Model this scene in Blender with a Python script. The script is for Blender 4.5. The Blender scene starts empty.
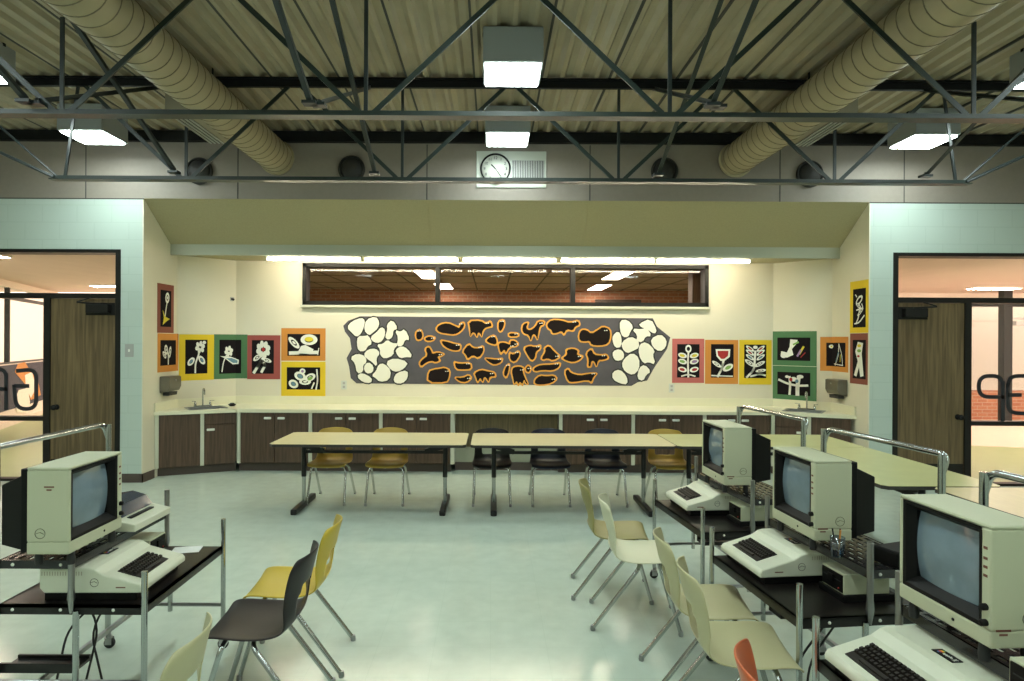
import bpy, math, random
from math import sin, cos, pi, radians as R, atan2, hypot
from mathutils import Vector, Matrix
from mathutils.geometry import tessellate_polygon
random.seed(7)
S = bpy.context.scene
COL = S.collection

# ------------------------------------------------------------------ camera
F, CX, CY, ROLL, EYE = 620.0, 492.0, 340.5, 0.0052, 1.66
cam = bpy.data.cameras.new('camera'); camo = bpy.data.objects.new('camera', cam); COL.objects.link(camo)
cam.sensor_width = 36.0; cam.lens = 36.0 * F / 1024.0
cam.shift_x = (512 - CX) / 1024.0; cam.clip_start = 0.05
camo.matrix_world = Matrix.Translation((0, 0, EYE)) @ Matrix.Rotation(pi/2, 4, 'X') @ Matrix.Rotation(ROLL, 4, 'Z')
S.camera = camo
def unp(x, y, Y):                       # survey: where a sight line meets the plane at depth Y -> (X, height)
    dx, dy = x - CX, y - CY
    return ((dx + dy*ROLL) / F * Y, EYE - (dy - dx*ROLL) / F * Y)

# ------------------------------------------------------------------ materials
MATS = {}
def mat(name, col, rough=0.5, metal=0.0, var=0.0, vscale=6.0, bump=0.0, bscale=40.0, spec=0.5, stretch=None, coat=0.0):
    m = bpy.data.materials.new(name); m.use_nodes = True
    nt = m.node_tree; b = nt.nodes['Principled BSDF']
    b.inputs['Base Color'].default_value = (*col, 1); b.inputs['Roughness'].default_value = rough
    b.inputs['Metallic'].default_value = metal; b.inputs['Specular IOR Level'].default_value = spec
    b.inputs['Coat Weight'].default_value = coat
    if var or bump:
        tc = nt.nodes.new('ShaderNodeTexCoord'); mp = nt.nodes.new('ShaderNodeMapping')
        nt.links.new(tc.outputs['Object'], mp.inputs['Vector'])
        if stretch: mp.inputs['Scale'].default_value = stretch
    if var:
        n = nt.nodes.new('ShaderNodeTexNoise'); n.inputs['Scale'].default_value = vscale; n.inputs['Detail'].default_value = 5
        nt.links.new(mp.outputs['Vector'], n.inputs['Vector'])
        r = nt.nodes.new('ShaderNodeMapRange'); r.inputs['From Min'].default_value = .3; r.inputs['From Max'].default_value = .7
        r.inputs['To Min'].default_value = 1 - var; r.inputs['To Max'].default_value = 1 + var
        nt.links.new(n.outputs['Fac'], r.inputs['Value'])
        x = nt.nodes.new('ShaderNodeVectorMath'); x.operation = 'SCALE'; x.inputs[0].default_value = col
        nt.links.new(r.outputs['Result'], x.inputs['Scale']); nt.links.new(x.outputs['Vector'], b.inputs['Base Color'])
    if bump:
        n2 = nt.nodes.new('ShaderNodeTexNoise'); n2.inputs['Scale'].default_value = bscale
        nt.links.new(mp.outputs['Vector'], n2.inputs['Vector'])
        bp = nt.nodes.new('ShaderNodeBump'); bp.inputs['Strength'].default_value = bump; bp.inputs['Distance'].default_value = .01
        nt.links.new(n2.outputs['Fac'], bp.inputs['Height']); nt.links.new(bp.outputs['Normal'], b.inputs['Normal'])
    MATS[name] = m; return m

def emis(name, col, strength):
    m = bpy.data.materials.new(name); m.use_nodes = True; nt = m.node_tree
    nt.nodes.remove(nt.nodes['Principled BSDF'])
    e = nt.nodes.new('ShaderNodeEmission'); e.inputs['Color'].default_value = (*col, 1); e.inputs['Strength'].default_value = strength
    nt.links.new(e.outputs['Emission'], nt.nodes['Material Output'].inputs['Surface']); MATS[name] = m; return m

def blockmat(name, c1, c2, mortar, w, h, rough=.6, msize=.012, bump=.25, axis='XZ', offset=.5):
    m = bpy.data.materials.new(name); m.use_nodes = True; nt = m.node_tree; b = nt.nodes['Principled BSDF']
    tc = nt.nodes.new('ShaderNodeTexCoord'); sp = nt.nodes.new('ShaderNodeSeparateXYZ'); cb = nt.nodes.new('ShaderNodeCombineXYZ')
    nt.links.new(tc.outputs['Object'], sp.inputs[0])
    nt.links.new(sp.outputs[axis[0]], cb.inputs['X']); nt.links.new(sp.outputs[axis[1]], cb.inputs['Y'])
    t = nt.nodes.new('ShaderNodeTexBrick'); nt.links.new(cb.outputs[0], t.inputs['Vector'])
    t.inputs['Scale'].default_value = 1.0; t.inputs['Brick Width'].default_value = w; t.inputs['Row Height'].default_value = h
    t.inputs['Mortar Size'].default_value = msize; t.offset = offset
    t.inputs['Color1'].default_value = (*c1, 1); t.inputs['Color2'].default_value = (*c2, 1); t.inputs['Mortar'].default_value = (*mortar, 1)
    nt.links.new(t.outputs['Color'], b.inputs['Base Color']); b.inputs['Roughness'].default_value = rough
    if bump:
        bp = nt.nodes.new('ShaderNodeBump'); bp.inputs['Strength'].default_value = bump; bp.inputs['Distance'].default_value = .006; bp.invert = True
        nt.links.new(t.outputs['Fac'], bp.inputs['Height']); nt.links.new(bp.outputs['Normal'], b.inputs['Normal'])
    MATS[name] = m; return m

def glassmat(name, tint=(.95, .97, .97), refl=.08):
    m = bpy.data.materials.new(name); m.use_nodes = True; nt = m.node_tree
    nt.nodes.remove(nt.nodes['Principled BSDF'])
    t = nt.nodes.new('ShaderNodeBsdfTransparent'); t.inputs['Color'].default_value = (*tint, 1)
    g = nt.nodes.new('ShaderNodeBsdfGlossy'); g.inputs['Roughness'].default_value = .02
    mx = nt.nodes.new('ShaderNodeMixShader'); mx.inputs['Fac'].default_value = refl
    nt.links.new(t.outputs[0], mx.inputs[1]); nt.links.new(g.outputs[0], mx.inputs[2])
    nt.links.new(mx.outputs[0], nt.nodes['Material Output'].inputs['Surface']); MATS[name] = m; return m

def woodmat(name, c1, c2, rough=.4, scale=(30, 30, 1.5)):
    m = bpy.data.materials.new(name); m.use_nodes = True; nt = m.node_tree; b = nt.nodes['Principled BSDF']
    tc = nt.nodes.new('ShaderNodeTexCoord'); mp = nt.nodes.new('ShaderNodeMapping'); mp.inputs['Scale'].default_value = scale
    nt.links.new(tc.outputs['Object'], mp.inputs['Vector'])
    n = nt.nodes.new('ShaderNodeTexNoise'); n.inputs['Scale'].default_value = 1.6; n.inputs['Detail'].default_value = 7; n.inputs['Distortion'].default_value = .6
    nt.links.new(mp.outputs['Vector'], n.inputs['Vector'])
    cr = nt.nodes.new('ShaderNodeValToRGB'); cr.color_ramp.elements[0].position = .35; cr.color_ramp.elements[1].position = .68
    cr.color_ramp.elements[0].color = (*c1, 1); cr.color_ramp.elements[1].color = (*c2, 1)
    nt.links.new(n.outputs['Fac'], cr.inputs['Fac']); nt.links.new(cr.outputs['Color'], b.inputs['Base Color'])
    b.inputs['Roughness'].default_value = rough; MATS[name] = m; return m

def floormat(name):
    m = bpy.data.materials.new(name); m.use_nodes = True; nt = m.node_tree; b = nt.nodes['Principled BSDF']
    tc = nt.nodes.new('ShaderNodeTexCoord')
    t = nt.nodes.new('ShaderNodeTexBrick'); nt.links.new(tc.outputs['Object'], t.inputs['Vector'])
    t.offset = 0; t.inputs['Scale'].default_value = 1; t.inputs['Brick Width'].default_value = .305; t.inputs['Row Height'].default_value = .305
    t.inputs['Mortar Size'].default_value = .0016
    t.inputs['Color1'].default_value = (.51, .585, .505, 1); t.inputs['Color2'].default_value = (.52, .595, .515, 1); t.inputs['Mortar'].default_value = (.48, .555, .475, 1)
    n = nt.nodes.new('ShaderNodeTexNoise'); n.inputs['Scale'].default_value = 9; n.inputs['Detail'].default_value = 8; nt.links.new(tc.outputs['Object'], n.inputs['Vector'])
    r = nt.nodes.new('ShaderNodeMapRange'); r.inputs['From Min'].default_value = .3; r.inputs['From Max'].default_value = .7; r.inputs['To Min'].default_value = .95; r.inputs['To Max'].default_value = 1.04
    nt.links.new(n.outputs['Fac'], r.inputs['Value'])
    x = nt.nodes.new('ShaderNodeVectorMath'); x.operation = 'SCALE'
    nt.links.new(t.outputs['Color'], x.inputs[0]); nt.links.new(r.outputs['Result'], x.inputs['Scale']); nt.links.new(x.outputs['Vector'], b.inputs['Base Color'])
    n3 = nt.nodes.new('ShaderNodeTexNoise'); n3.inputs['Scale'].default_value = 2.2; nt.links.new(tc.outputs['Object'], n3.inputs['Vector'])
    r3 = nt.nodes.new('ShaderNodeMapRange'); r3.inputs['To Min'].default_value = .12; r3.inputs['To Max'].default_value = .2; b.inputs['Specular IOR Level'].default_value = .32
    nt.links.new(n3.outputs['Fac'], r3.inputs['Value']); nt.links.new(r3.outputs['Result'], b.inputs['Roughness'])
    MATS[name] = m; return m

floormat('floor_tile')
mat('deck', (.35, .30, .21), .6, var=.08, vscale=3)
mat('seam', (.05, .05, .045), .8)
blockmat('block_wing', (.50, .58, .53), (.51, .59, .54), (.47, .55, .50), .40, .20, .5, .006, .2)
blockmat('block_side', (.70, .78, .72), (.73, .80, .74), (.62, .70, .65), .40, .20, .5, .008, .35, 'YZ')
mat('cream_wall', (.74, .69, .55), .65, var=.02, vscale=2, bump=.05, bscale=120)
mat('header_panel', (.27, .228, .196), .65, var=.03, vscale=20)
mat('soffit', (.40, .36, .215), .75, var=.05, vscale=60, bump=.1, bscale=200)
mat('fascia', (.36, .37, .28), .6)
mat('black_steel', (.005, .005, .0055), .6, spec=.25)
mat('truss_paint', (.012, .022, .019), .36)
mat('brace_paint', (.016, .022, .023), .3)
mat('frame_black', (.009, .008, .007), .5, spec=.3)
mat('base_rubber', (.085, .06, .048), .55)
mat('duct', (.36, .30, .185), .42, var=.06, vscale=4)
mat('duct_groove', (.17, .14, .09), .6)
mat('register', (.27, .235, .17), .5)
mat('grille_dark', (.02, .02, .02), .6)
mat('vent_grey', (.034, .032, .031), .6, spec=.3)
woodmat('cab_wood', (.056, .030, .018), (.112, .064, .039), .42)
woodmat('panel_wood', (.10, .072, .035), (.17, .125, .062), .4)
woodmat('door_wood', (.095, .062, .028), (.185, .125, .060), .4, (22, 22, 1.0))
mat('counter_lam', (.80, .77, .58), .3, var=.02)
mat('stile_cream', (.58, .58, .47), .45)
mat('pull_white', (.85, .85, .78), .3)
mat('table_lam', (.62, .54, .32), .3, var=.05, vscale=8, stretch=(1, 6, 1))
mat('table_lam_green', (.52, .52, .26), .3, var=.04, vscale=6)
mat('table_edge', (.03, .026, .024), .5)
mat('chrome', (.46, .48, .48), .17, 1.0)
mat('steel', (.34, .34, .34), .32, 1.0)
mat('black_paint', (.008, .007, .0065), .38, spec=.35)
mat('cart_black', (.010, .008, .007), .3, var=.3, vscale=40, spec=.4)
mat('slot_enamel', (.02, .018, .02), .22)
mat('rubber', (.015, .015, .015), .7)
mat('case_cream', (.50, .51, .36), .5, bump=.08, bscale=300)
mat('case_white', (.64, .65, .52), .45, bump=.08, bscale=300)
mat('case_side', (.40, .36, .27), .5)
mat('key_dark', (.018, .014, .012), .5, spec=.3)
mat('mon_black', (.004, .0036, .0036), .5, spec=.18)
mat('screen', (.17, .23, .28), .10, spec=.6, coat=.3, var=.15, vscale=7)
mat('mark_red', (.16, .06, .04), .6)
mat('mark_dark', (.10, .10, .07), .6)
mat('c_black', (.014, .011, .012), .45, spec=.35, bump=.06, bscale=200)
mat('c_navy', (.012, .014, .028), .42, spec=.4)
mat('c_yellow', (.52, .38, .035), .42)
mat('c_gold', (.50, .33, .06), .42)
mat('c_cream', (.46, .43, .25), .42)
mat('c_white', (.58, .58, .42), .42)
mat('c_olive', (.24, .22, .075), .42)
mat('c_orange', (.50, .10, .025), .42)
mat('paper_red', (.34, .075, .065), .8)
mat('paper_brick', (.24, .07, .045), .8)
mat('paper_pink', (.50, .13, .12), .8)
mat('paper_orange', (.62, .25, .045), .8)
mat('paper_yellow', (.78, .55, .02), .8)
mat('paper_green', (.075, .19, .085), .8)
mat('paper_black', (.011, .008, .010), .9, spec=.15)
mat('chalk_white', (.85, .85, .78), .9)
mat('chalk_blue', (.15, .27, .36), .9)
mat('chalk_red', (.42, .03, .03), .9)
mat('chalk_yellow', (.75, .62, .05), .9)
mat('chalk_green', (.25, .45, .12), .9)
mat('chalk_violet', (.35, .22, .42), .9)
mat('mural_slate', (.085, .080, .095), .85, var=.12, vscale=5)
mat('mural_dark', (.03, .032, .03), .85)
mat('cut_white', (.88, .85, .74), .85)
mat('cut_orange', (.72, .33, .05), .85)
mat('cut_black', (.012, .008, .0075), .9, spec=.15)
mat('plate_grey', (.40, .40, .38), .4)
mat('plate_pale', (.62, .64, .58), .4)
mat('clock_face', (.75, .75, .68), .35)
mat('dispenser_grey', (.17, .16, .13), .35, .5)
mat('porcelain', (.75, .76, .70), .2)
mat('fixture_grey', (.32, .34, .35), .4)
mat('smoked', (.03, .04, .07), .12)
mat('paper_sheet', (.82, .84, .82), .8)
mat('plastic_blue', (.20, .26, .32), .2)
mat('decal_navy', (.018, .020, .028), .6)
mat('mural_navy', (.014, .012, .032), .7)
mat('led_red', (.5, .02, .02), .4)
mat('b_green', (.10, .38, .12), .5); mat('b_yellow', (.8, .6, .05), .5); mat('b_orange', (.8, .3, .03), .5)
mat('b_red', (.6, .05, .05), .5); mat('b_violet', (.3, .1, .35), .5); mat('b_blue', (.05, .25, .5), .5)
mat('hall_ceiling', (.66, .52, .44), .7, var=.06, vscale=3, stretch=(6, .4, 1))
mat('hall_floor', (.34, .44, .20), .35, var=.04)
mat('hall_floor_pale', (.75, .66, .55), .45, var=.04)
mat('hall_wall', (.78, .70, .60), .7)
blockmat('brick', (.34, .125, .065), (.40, .17, .09), (.40, .28, .2), .21, .075, .8, .008, .3)
blockmat('brick_side', (.42, .16, .085), (.50, .22, .12), (.50, .36, .27), .21, .075, .8, .008, .3, 'YZ')
mat('next_ceiling', (.36, .255, .20), .8, var=.08, vscale=3)
mat('next_grid', (.07, .045, .035), .7)
mat('room_wall', (.60, .60, .50), .7)
glassmat('glass', (.93, .95, .95), .04)
glassmat('glass_dark', (.88, .85, .83), .008)
glassmat('cup_clear', (.50, .60, .70), .22)
emis('lens_hid', (.84, 1.0, .95), 30.0)
emis('tube_fluor', (1.0, .90, .68), 58.0)
emis('troffer', (1.0, .92, .78), 26.0)
emis('troffer_hall', (1.0, .74, .60), 60.0)

# ------------------------------------------------------------------ mesh builder
def fillet(pts, r, n=5):
    P = [Vector(p) for p in pts]; out = [P[0]]
    for i in range(1, len(P) - 1):
        a, b, c = P[i-1], P[i], P[i+1]
        d1, d2 = (a - b), (c - b); l1, l2 = d1.length, d2.length
        k = min(r, l1*.49, l2*.49); p1 = b + d1*(k/l1); p2 = b + d2*(k/l2)
        for j in range(n + 1):
            t = j/n; out.append(p1*(1-t)**2 + b*2*t*(1-t) + p2*t*t)
    out.append(P[-1]); return out

class MB:
    def __init__(s): s.v, s.f, s.m, s.mi, s.sm = [], [], [], [], []
    def mat(s, name):
        if name not in s.m: s.m.append(name)
        return s.m.index(name)
    def add(s, vs, fs, m=None, smooth=False):
        o = len(s.v); s.v += [tuple(p) for p in vs]
        i = s.mat(m) if m else -1
        for f in fs: s.f.append([o + k for k in f]); s.mi.append(i); s.sm.append(smooth)
        return s
    def box(s, lo, hi, m=None, M=None):
        x0, y0, z0 = lo; x1, y1, z1 = hi
        vs = [(x0,y0,z0),(x1,y0,z0),(x1,y1,z0),(x0,y1,z0),(x0,y0,z1),(x1,y0,z1),(x1,y1,z1),(x0,y1,z1)]
        if M: vs = [M @ Vector(p) for p in vs]
        return s.add(vs, [(0,3,2,1),(4,5,6,7),(0,1,5,4),(1,2,6,5),(2,3,7,6),(3,0,4,7)], m)
    def bar(s, a, b, w, h, m=None, up=(0,0,1)):
        a, b = Vector(a), Vector(b); d = (b-a).normalized(); u = Vector(up)
        sd = d.cross(u)
        if sd.length < 1e-4: sd = d.cross(Vector((0,1,0)))
        sd.normalize(); u = sd.cross(d).normalized()
        vs = []
        for p in (a, b):
            for (i, j) in ((-1,-1),(1,-1),(1,1),(-1,1)): vs.append(p + sd*(i*w/2) + u*(j*h/2))
        return s.add(vs, [(3,2,1,0),(4,5,6,7),(0,1,5,4),(1,2,6,5),(2,3,7,6),(3,0,4,7)], m)
    def tube(s, pts, r, n=10, m=None, caps=True, rs=None):
        P = [Vector(p) for p in pts]; k = len(P); T = []
        for i in range(k):
            t = (P[min(i+1, k-1)] - P[max(i-1, 0)]); T.append(t.normalized())
        nrm = T[0].orthogonal().normalized(); vs = []
        for i in range(k):
            nrm = (nrm - T[i]*nrm.dot(T[i])); nrm.normalize(); bn = T[i].cross(nrm)
            rr = rs[i] if rs else r
            for j in range(n):
                a = 2*pi*j/n; vs.append(P[i] + nrm*(cos(a)*rr) + bn*(sin(a)*rr))
        fs = [(i*n+j, i*n+(j+1) % n, (i+1)*n+(j+1) % n, (i+1)*n+j) for i in range(k-1) for j in range(n)]
        s.add(vs, fs, m, True)
        if caps: s.add(vs[:n][::-1], [tuple(range(n))], m); s.add(vs[-n:], [tuple(range(n))], m)
        return s
    def lathe(s, prof, n=24, m=None, M=None, smooth=True, caps=True):
        vs = []
        for (r, z) in prof:
            for j in range(n): vs.append((r*cos(2*pi*j/n), r*sin(2*pi*j/n), z))
        if M: vs = [M @ Vector(p) for p in vs]
        fs = [(i*n+j, i*n+(j+1) % n, (i+1)*n+(j+1) % n, (i+1)*n+j) for i in range(len(prof)-1) for j in range(n)]
        s.add(vs, fs, m, smooth)
        if not caps: return s
        if prof[0][0] > 1e-5: s.add(vs[:n][::-1], [tuple(range(n))], m)
        if prof[-1][0] > 1e-5: s.add(vs[-n:], [tuple(range(n))], m)
        return s
    def prism(s, poly, a, b, f, m=None):          # polygon extruded between levels a,b ; f(x,y,level)->3D
        n = len(poly)
        vs = [f(x, y, a) for x, y in poly] + [f(x, y, b) for x, y in poly]
        fs = [tuple(range(n))[::-1], tuple(range(n, 2*n))] + [(i, (i+1) % n, n+(i+1) % n, n+i) for i in range(n)]
        return s.add(vs, fs, m)
    def build(s, name, m=None, parent=None, bevel=0, loc=None, seg=2):
        me = bpy.data.meshes.new(name); me.from_pydata(s.v, [], s.f); names = list(s.m)
        dflt = 0
        if m:
            if m not in names: names.append(m)
            dflt = names.index(m)
        for nm in names: me.materials.append(MATS[nm])
        for p, i, sm in zip(me.polygons, s.mi, s.sm):
            p.material_index = i if i >= 0 else dflt; p.use_smooth = sm
        import bmesh
        bm = bmesh.new(); bm.from_mesh(me); bmesh.ops.recalc_face_normals(bm, faces=bm.faces[:]); bm.to_mesh(me); bm.free()
        me.update(); o = bpy.data.objects.new(name, me); COL.objects.link(o)
        if parent: o.parent = parent
        if loc: o.location = loc
        if bevel:
            b = o.modifiers.new('bevel', 'BEVEL'); b.width = bevel; b.segments = seg; b.limit_method = 'ANGLE'; b.angle_limit = R(40)
            b.harden_normals = False
        return o

def thing(name, label, cat, loc=(0,0,0), rz=0, group=None):
    o = bpy.data.objects.new(name, None); COL.objects.link(o); o.location = loc; o.rotation_euler = (0, 0, rz); o.empty_display_size = .1
    return tag(o, label, cat, group)
def tag(o, label, cat, group=None):
    o['label'] = label; o['category'] = cat
    if group: o['group'] = group
    return o
def struct(mb, name, m=None, bevel=0, parent=None):
    o = mb.build(name, m, parent, bevel)
    if parent is None: o['kind'] = 'structure'
    return o
def dup(root, loc=None, rz=None, label=None, group=None):
    def cp(o, par):
        c = o.copy(); COL.objects.link(c)
        if par is not None: c.parent = par
        for ch in [q for q in bpy.data.objects if q.parent == o]: cp(ch, c)
        return c
    r = cp(root, None)
    if loc is not None: r.location = loc
    if rz is not None: r.rotation_euler = (0, 0, rz)
    if label: r['label'] = label
    if group: r['group'] = group
    return r

# ------------------------------------------------------------------ room constants
YW, YB = 7.16, 8.45                      # wing-wall plane, back-wall plane
XL, XR = -4.03, 4.35                     # alcove side walls
CLX, CRX, YC = -3.49, 3.83, 7.93         # angled corners
DECK, CXR = 4.05, 0.16                   # deck height, room centre line
SL, SR, SB = -7.4, 7.7, -4.6             # side and rear walls
OPL, OPR = -4.32, unp(895, 400, YW)[0]   # inner jambs of the two framed openings
HEAD = 2.69

# floor and ceiling
struct(MB().box((SL-.2, SB-.2, -.1), (SR+.2, YW+.2, 0)).box((XL-.1, YW+.2, -.1), (XR+.1, YB, 0)), 'floor', 'floor_tile')
d = MB(); P = .616; x0 = -.174 - 13*P; pitch = P/4
prof = []
x = x0
while x < SR + .2:
    for k in range(4):
        a = x + k*pitch
        prof += [(a + .012, DECK), (a + .045, DECK), (a + .07, DECK + .035), (a + .125, DECK + .035)]
    x += P
prof = [(a, z) for a, z in prof if SL - .2 < a < SR + .2]
vs = [(a, SB-.1, z) for a, z in prof] + [(a, YW+.15, z) for a, z in prof]; n = len(prof)
d.add(vs, [(i, i+1, n+i+1, n+i) for i in range(n-1)])
d.box((SL-.2, SB-.2, DECK+.05), (SR+.2, YW+.2, DECK+.15))
struct(d, 'ceiling', 'deck')
d = MB(); x = x0
while x < SR:
    if x > SL: d.box((x-.008, SB, DECK-.003), (x+.010, YW, DECK+.036))
    x += P
struct(d, 'trim_1', 'seam')

# header beam across the whole room with joints
HB, HT = 3.28, 3.92
struct(MB().box((SL, YW, HB), (SR, YW+.2, DECK+.05)), 'wall_header', 'header_panel')
d = MB()
for px in (238, 427, 590, 780):
    X = unp(px, 170, YW)[0]; d.box((X-.006, YW-.002, HB), (X+.006, YW+.05, HT))
for X in (-4.7, 4.75): d.box((X-.005, YW-.002, HB), (X+.005, YW+.05, HT))
d.box((SL, YW-.003, HB-.012), (XL, YW+.05, HB)); d.box((XR, YW-.003, HB-.012), (SR, YW+.05, HB))
struct(d, 'trim_2', 'seam')
struct(MB().box((SL, YW-.07, 3.93), (SR, YW-.002, 4.046)), 'trim_3', 'black_steel')

# wing walls
d = MB(); d.box((OPL+.03, YW, 0), (XL-.012, YW+.2, HB)); d.box((SL, YW, HEAD), (OPL+.03, YW+.2, HB))
struct(d, 'wall_left_wing', 'block_wing')
d = MB(); d.box((XR+.012, YW, 0), (OPR-.03, YW+.2, HB)); d.box((OPR-.03, YW, HEAD+.01), (SR, YW+.2, HB))
struct(d, 'wall_right_wing', 'block_wing')
# alcove walls (side returns and splayed corners) and back wall with strip window opening
WX0, WX1 = unp(303, 300, YB)[0], unp(708, 300, YB)[0]; WZ0, WZ1 = 2.13, 2.70
T = .15
d = MB(); d.box((XL-T, YW+.2, 0), (XL, YC, 3.3)); d.box((XL-.012, YW, 0), (XL, YW+.2, HB-.002)); struct(d, 'wall_left_return', 'cream_wall')
d = MB(); d.box((XR, YW+.2, 0), (XR+T, YC, 3.3)); d.box((XR, YW, 0), (XR+.012, YW+.2, HB-.002)); struct(d, 'wall_right_return', 'cream_wall')
d = MB(); d.prism([(XL, YC), (CLX, YB), (CLX-.02, YB+T), (XL-T, YC+.03)], 0, 3.3, lambda x, y, l: (x, y, l)); struct(d, 'wall_left_splay', 'cream_wall')
d = MB(); d.prism([(XR, YC), (CRX, YB), (CRX+.02, YB+T), (XR+T, YC+.03)], 0, 3.3, lambda x, y, l: (x, y, l)); struct(d, 'wall_right_splay', 'cream_wall')
d = MB(); d.box((CLX, YB, 0), (CRX, YB+T, WZ0)); d.box((CLX, YB, WZ1), (CRX, YB+T, 3.3)); d.box((CLX, YB, WZ0), (WX0, YB+T, WZ1)); d.box((WX1, YB, WZ0), (CRX, YB+T, WZ1))
struct(d, 'wall_back', 'cream_wall')
# sloped soffit, fascia, alcove ceiling
FY = 7.76; FZ1, FZ0 = 2.845, 2.73
d = MB(); d.prism([(YW+.0, HB-.001), (FY, FZ1), (FY+.1, FZ1), (YW+.2, HB+.15)], XL, XR, lambda y, z, l: (l, y, z)); struct(d, 'ceiling_slope', 'soffit')
struct(MB().box((XL, FY, FZ0-.02), (XR, FY+.03, FZ1)), 'trim_4', 'fascia')
d = MB(); d.prism([(XL, FY+.03), (XR, FY+.03), (XR, YC), (CRX, YB), (CLX, YB), (XL, YC)], FZ0, FZ0+.08, lambda x, y, l: (x, y, l)); struct(d, 'ceiling_alcove', 'soffit')
d = MB()
for px in (427, 590):
    X = unp(px, 200, YW)[0]; d.bar((X, YW+.0, HB-.003), (X, FY, FZ1-.003), .008, .01)
struct(d, 'trim_5', 'soffit')
# room sides, rear
d = MB(); d.box((SL-.15, SB, 0), (SL, YW+.2, DECK+.05)); struct(d, 'wall_left', 'room_wall')
d = MB(); d.box((SR, SB, 0), (SR+.15, YW+.2, DECK+.05)); struct(d, 'wall_right', 'room_wall')
struct(MB().box((SL-.15, SB-.15, 0), (SR+.15, SB, DECK+.05)), 'wall_rear', 'room_wall')
# baseboards
d = MB(); d.box((OPL+.03, YW-.012, 0), (XL+.012, YW, .10)); d.box((XL, YW-.012, 0), (XL+.012, 7.40, .10)); struct(d, 'baseboard_left', 'base_rubber')
d = MB(); d.box((XR-.012, YW-.012, 0), (OPR-.03, YW, .10)); d.box((XR-.012, YW-.012, 0), (XR, 7.40, .10)); struct(d, 'baseboard_right', 'base_rubber')

# ------------------------------------------------------------------ framed openings with doors
def opening(side):
    sg = -1 if side == 'left' else 1
    xj = OPL if sg < 0 else OPR; top = HEAD - .04 if sg < 0 else HEAD - .03
    xd1 = xj + sg*.03; xd2 = unp(47.5 if sg < 0 else 967, 400, YW)[0]; xp = xd2 + sg*.075; xe = (SL if sg < 0 else SR)
    y0, y1 = YW + .03, YW + .13
    bx = lambda d, a, b, z0, z1, ya=y0, yb=y1, m=None: d.box((min(a, b), ya, z0), (max(a, b), yb, z1), m)
    f = MB()
    bx(f, xj - sg*.03, xd1, 0, top+.04, YW-.005, YW+.2)
    bx(f, xd1, xe, top, top+.04, YW-.005, YW+.2)
    bx(f, xd1, xe, 2.125, 2.185); bx(f, xd2, xp, 0, 2.125)
    bx(f, xp, xe, .70, .75); bx(f, xp, xe, 0, .03)
    struct(f, 'trim_6' if sg < 0 else 'trim_7', 'frame_black')
    dn = MB(); bx(dn, xd1 + sg*.004, xd2 - sg*.004, .012, 2.12, YW+.045, YW+.09)
    door = struct(dn, 'door_1' if sg < 0 else 'door_2', 'door_wood')
    k = MB(); bx(k, xd1 + sg*.01, xd2 - sg*.01, .014, .255, YW+.041, YW+.0455); k.build('kick_plate', 'frame_black', door)
    kx = xd2 - sg*.075; kz = .86 if sg < 0 else .80
    M = Matrix.Translation((kx, YW+.046, kz)) @ Matrix.Rotation(pi/2, 4, 'X')
    MB().lathe([(.032, 0), (.032, .006), (.012, .010), (.012, .03), (.028, .042), (.033, .058), (.027, .072), (0.0, .078)], 20, None, M).build('knob', 'black_steel', door)
    c = MB(); cx = xd1 + sg*.20; bx(c, cx - .13, cx + .13, 1.955, 2.055, YW-.03, YW+.045); bx(c, cx - .17, cx + .17, 1.93, 2.075, YW+.036, YW+.045)
    c.bar((cx - .02*sg, YW+.0, 2.06), (cx + .22*sg, YW-.04, 2.075), .025, .02); c.bar((cx + .22*sg, YW-.04, 2.08), (cx + .10*sg, YW+.02, 2.13), .025, .015)
    c.build('door_closer', 'frame_black', door, .006)
    g = MB(); bx(g, xd1, xe, 2.185, top, YW+.078, YW+.082); bx(g, xp, xe, .75, 2.125, YW+.078, YW+.082); bx(g, xp, xe, .03, .70, YW+.078, YW+.082)
    return struct(g, 'window_1' if sg < 0 else 'window_2', 'glass')
win1 = opening('left'); win2 = opening('right')

def letter(win, pts, w=.045):
    P = [Vector((unp(x, y, YW+.07)[0], YW+.074, unp(x, y, YW+.07)[1])) for x, y in pts]
    P = fillet(P, .12, 7); b = MB()
    for i in range(len(P)-1): b.bar(P[i], P[i+1] + (P[i+1]-P[i])*.15, .006, w, None, (0, 0, 1) if abs((P[i+1]-P[i]).normalized().z) < .9 else (1, 0, 0))
    return b.build('letter', 'decal_navy', win)
# mirrored letters G and P on the glass, read from the hall side
letter(win2, [(1003, 424), (1003, 376), (979, 376), (979, 397), (1003, 397)])
letter(win2, [(1008, 395), (1020, 395)]); letter(win2, [(1040, 412), (1030, 413.5), (1008, 413), (1008, 376), (1036, 376)])
letter(win1, [(14, 386), (27, 386)]); letter(win1, [(16, 371), (36, 369), (36, 409), (16, 409), (14, 386.5)])
letter(win1, [(6, 410), (6, 369), (-12, 369), (-12, 389), (6, 389)])

# ------------------------------------------------------------------ halls outside the openings
def hall(side):
    sg = -1 if side == 'left' else 1
    xin = (XL - T - .15) if sg < 0 else (XR + T + .15); xo = sg*15
    y0, y1 = YW+.2, 14.6
    lo, hi = min(xin, xo), max(xin, xo)
    d = MB(); d.box((lo, y0, -.1), (hi, y1, 0)); struct(d, 'floor_hall_' + side, 'hall_floor')
    d = MB(); d.box((lo, y0, 2.74), (hi, y1, 2.84)); struct(d, 'ceiling_hall_' + side, 'hall_ceiling')
    d = MB(); a = xin; d.box((min(a, a - sg*.12), y0, 0), (max(a, a - sg*.12), y1, 2.8)); struct(d, 'wall_hall_' + side, 'hall_wall')
    return lo, hi, y1
hall('left'); hall('right')
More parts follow.
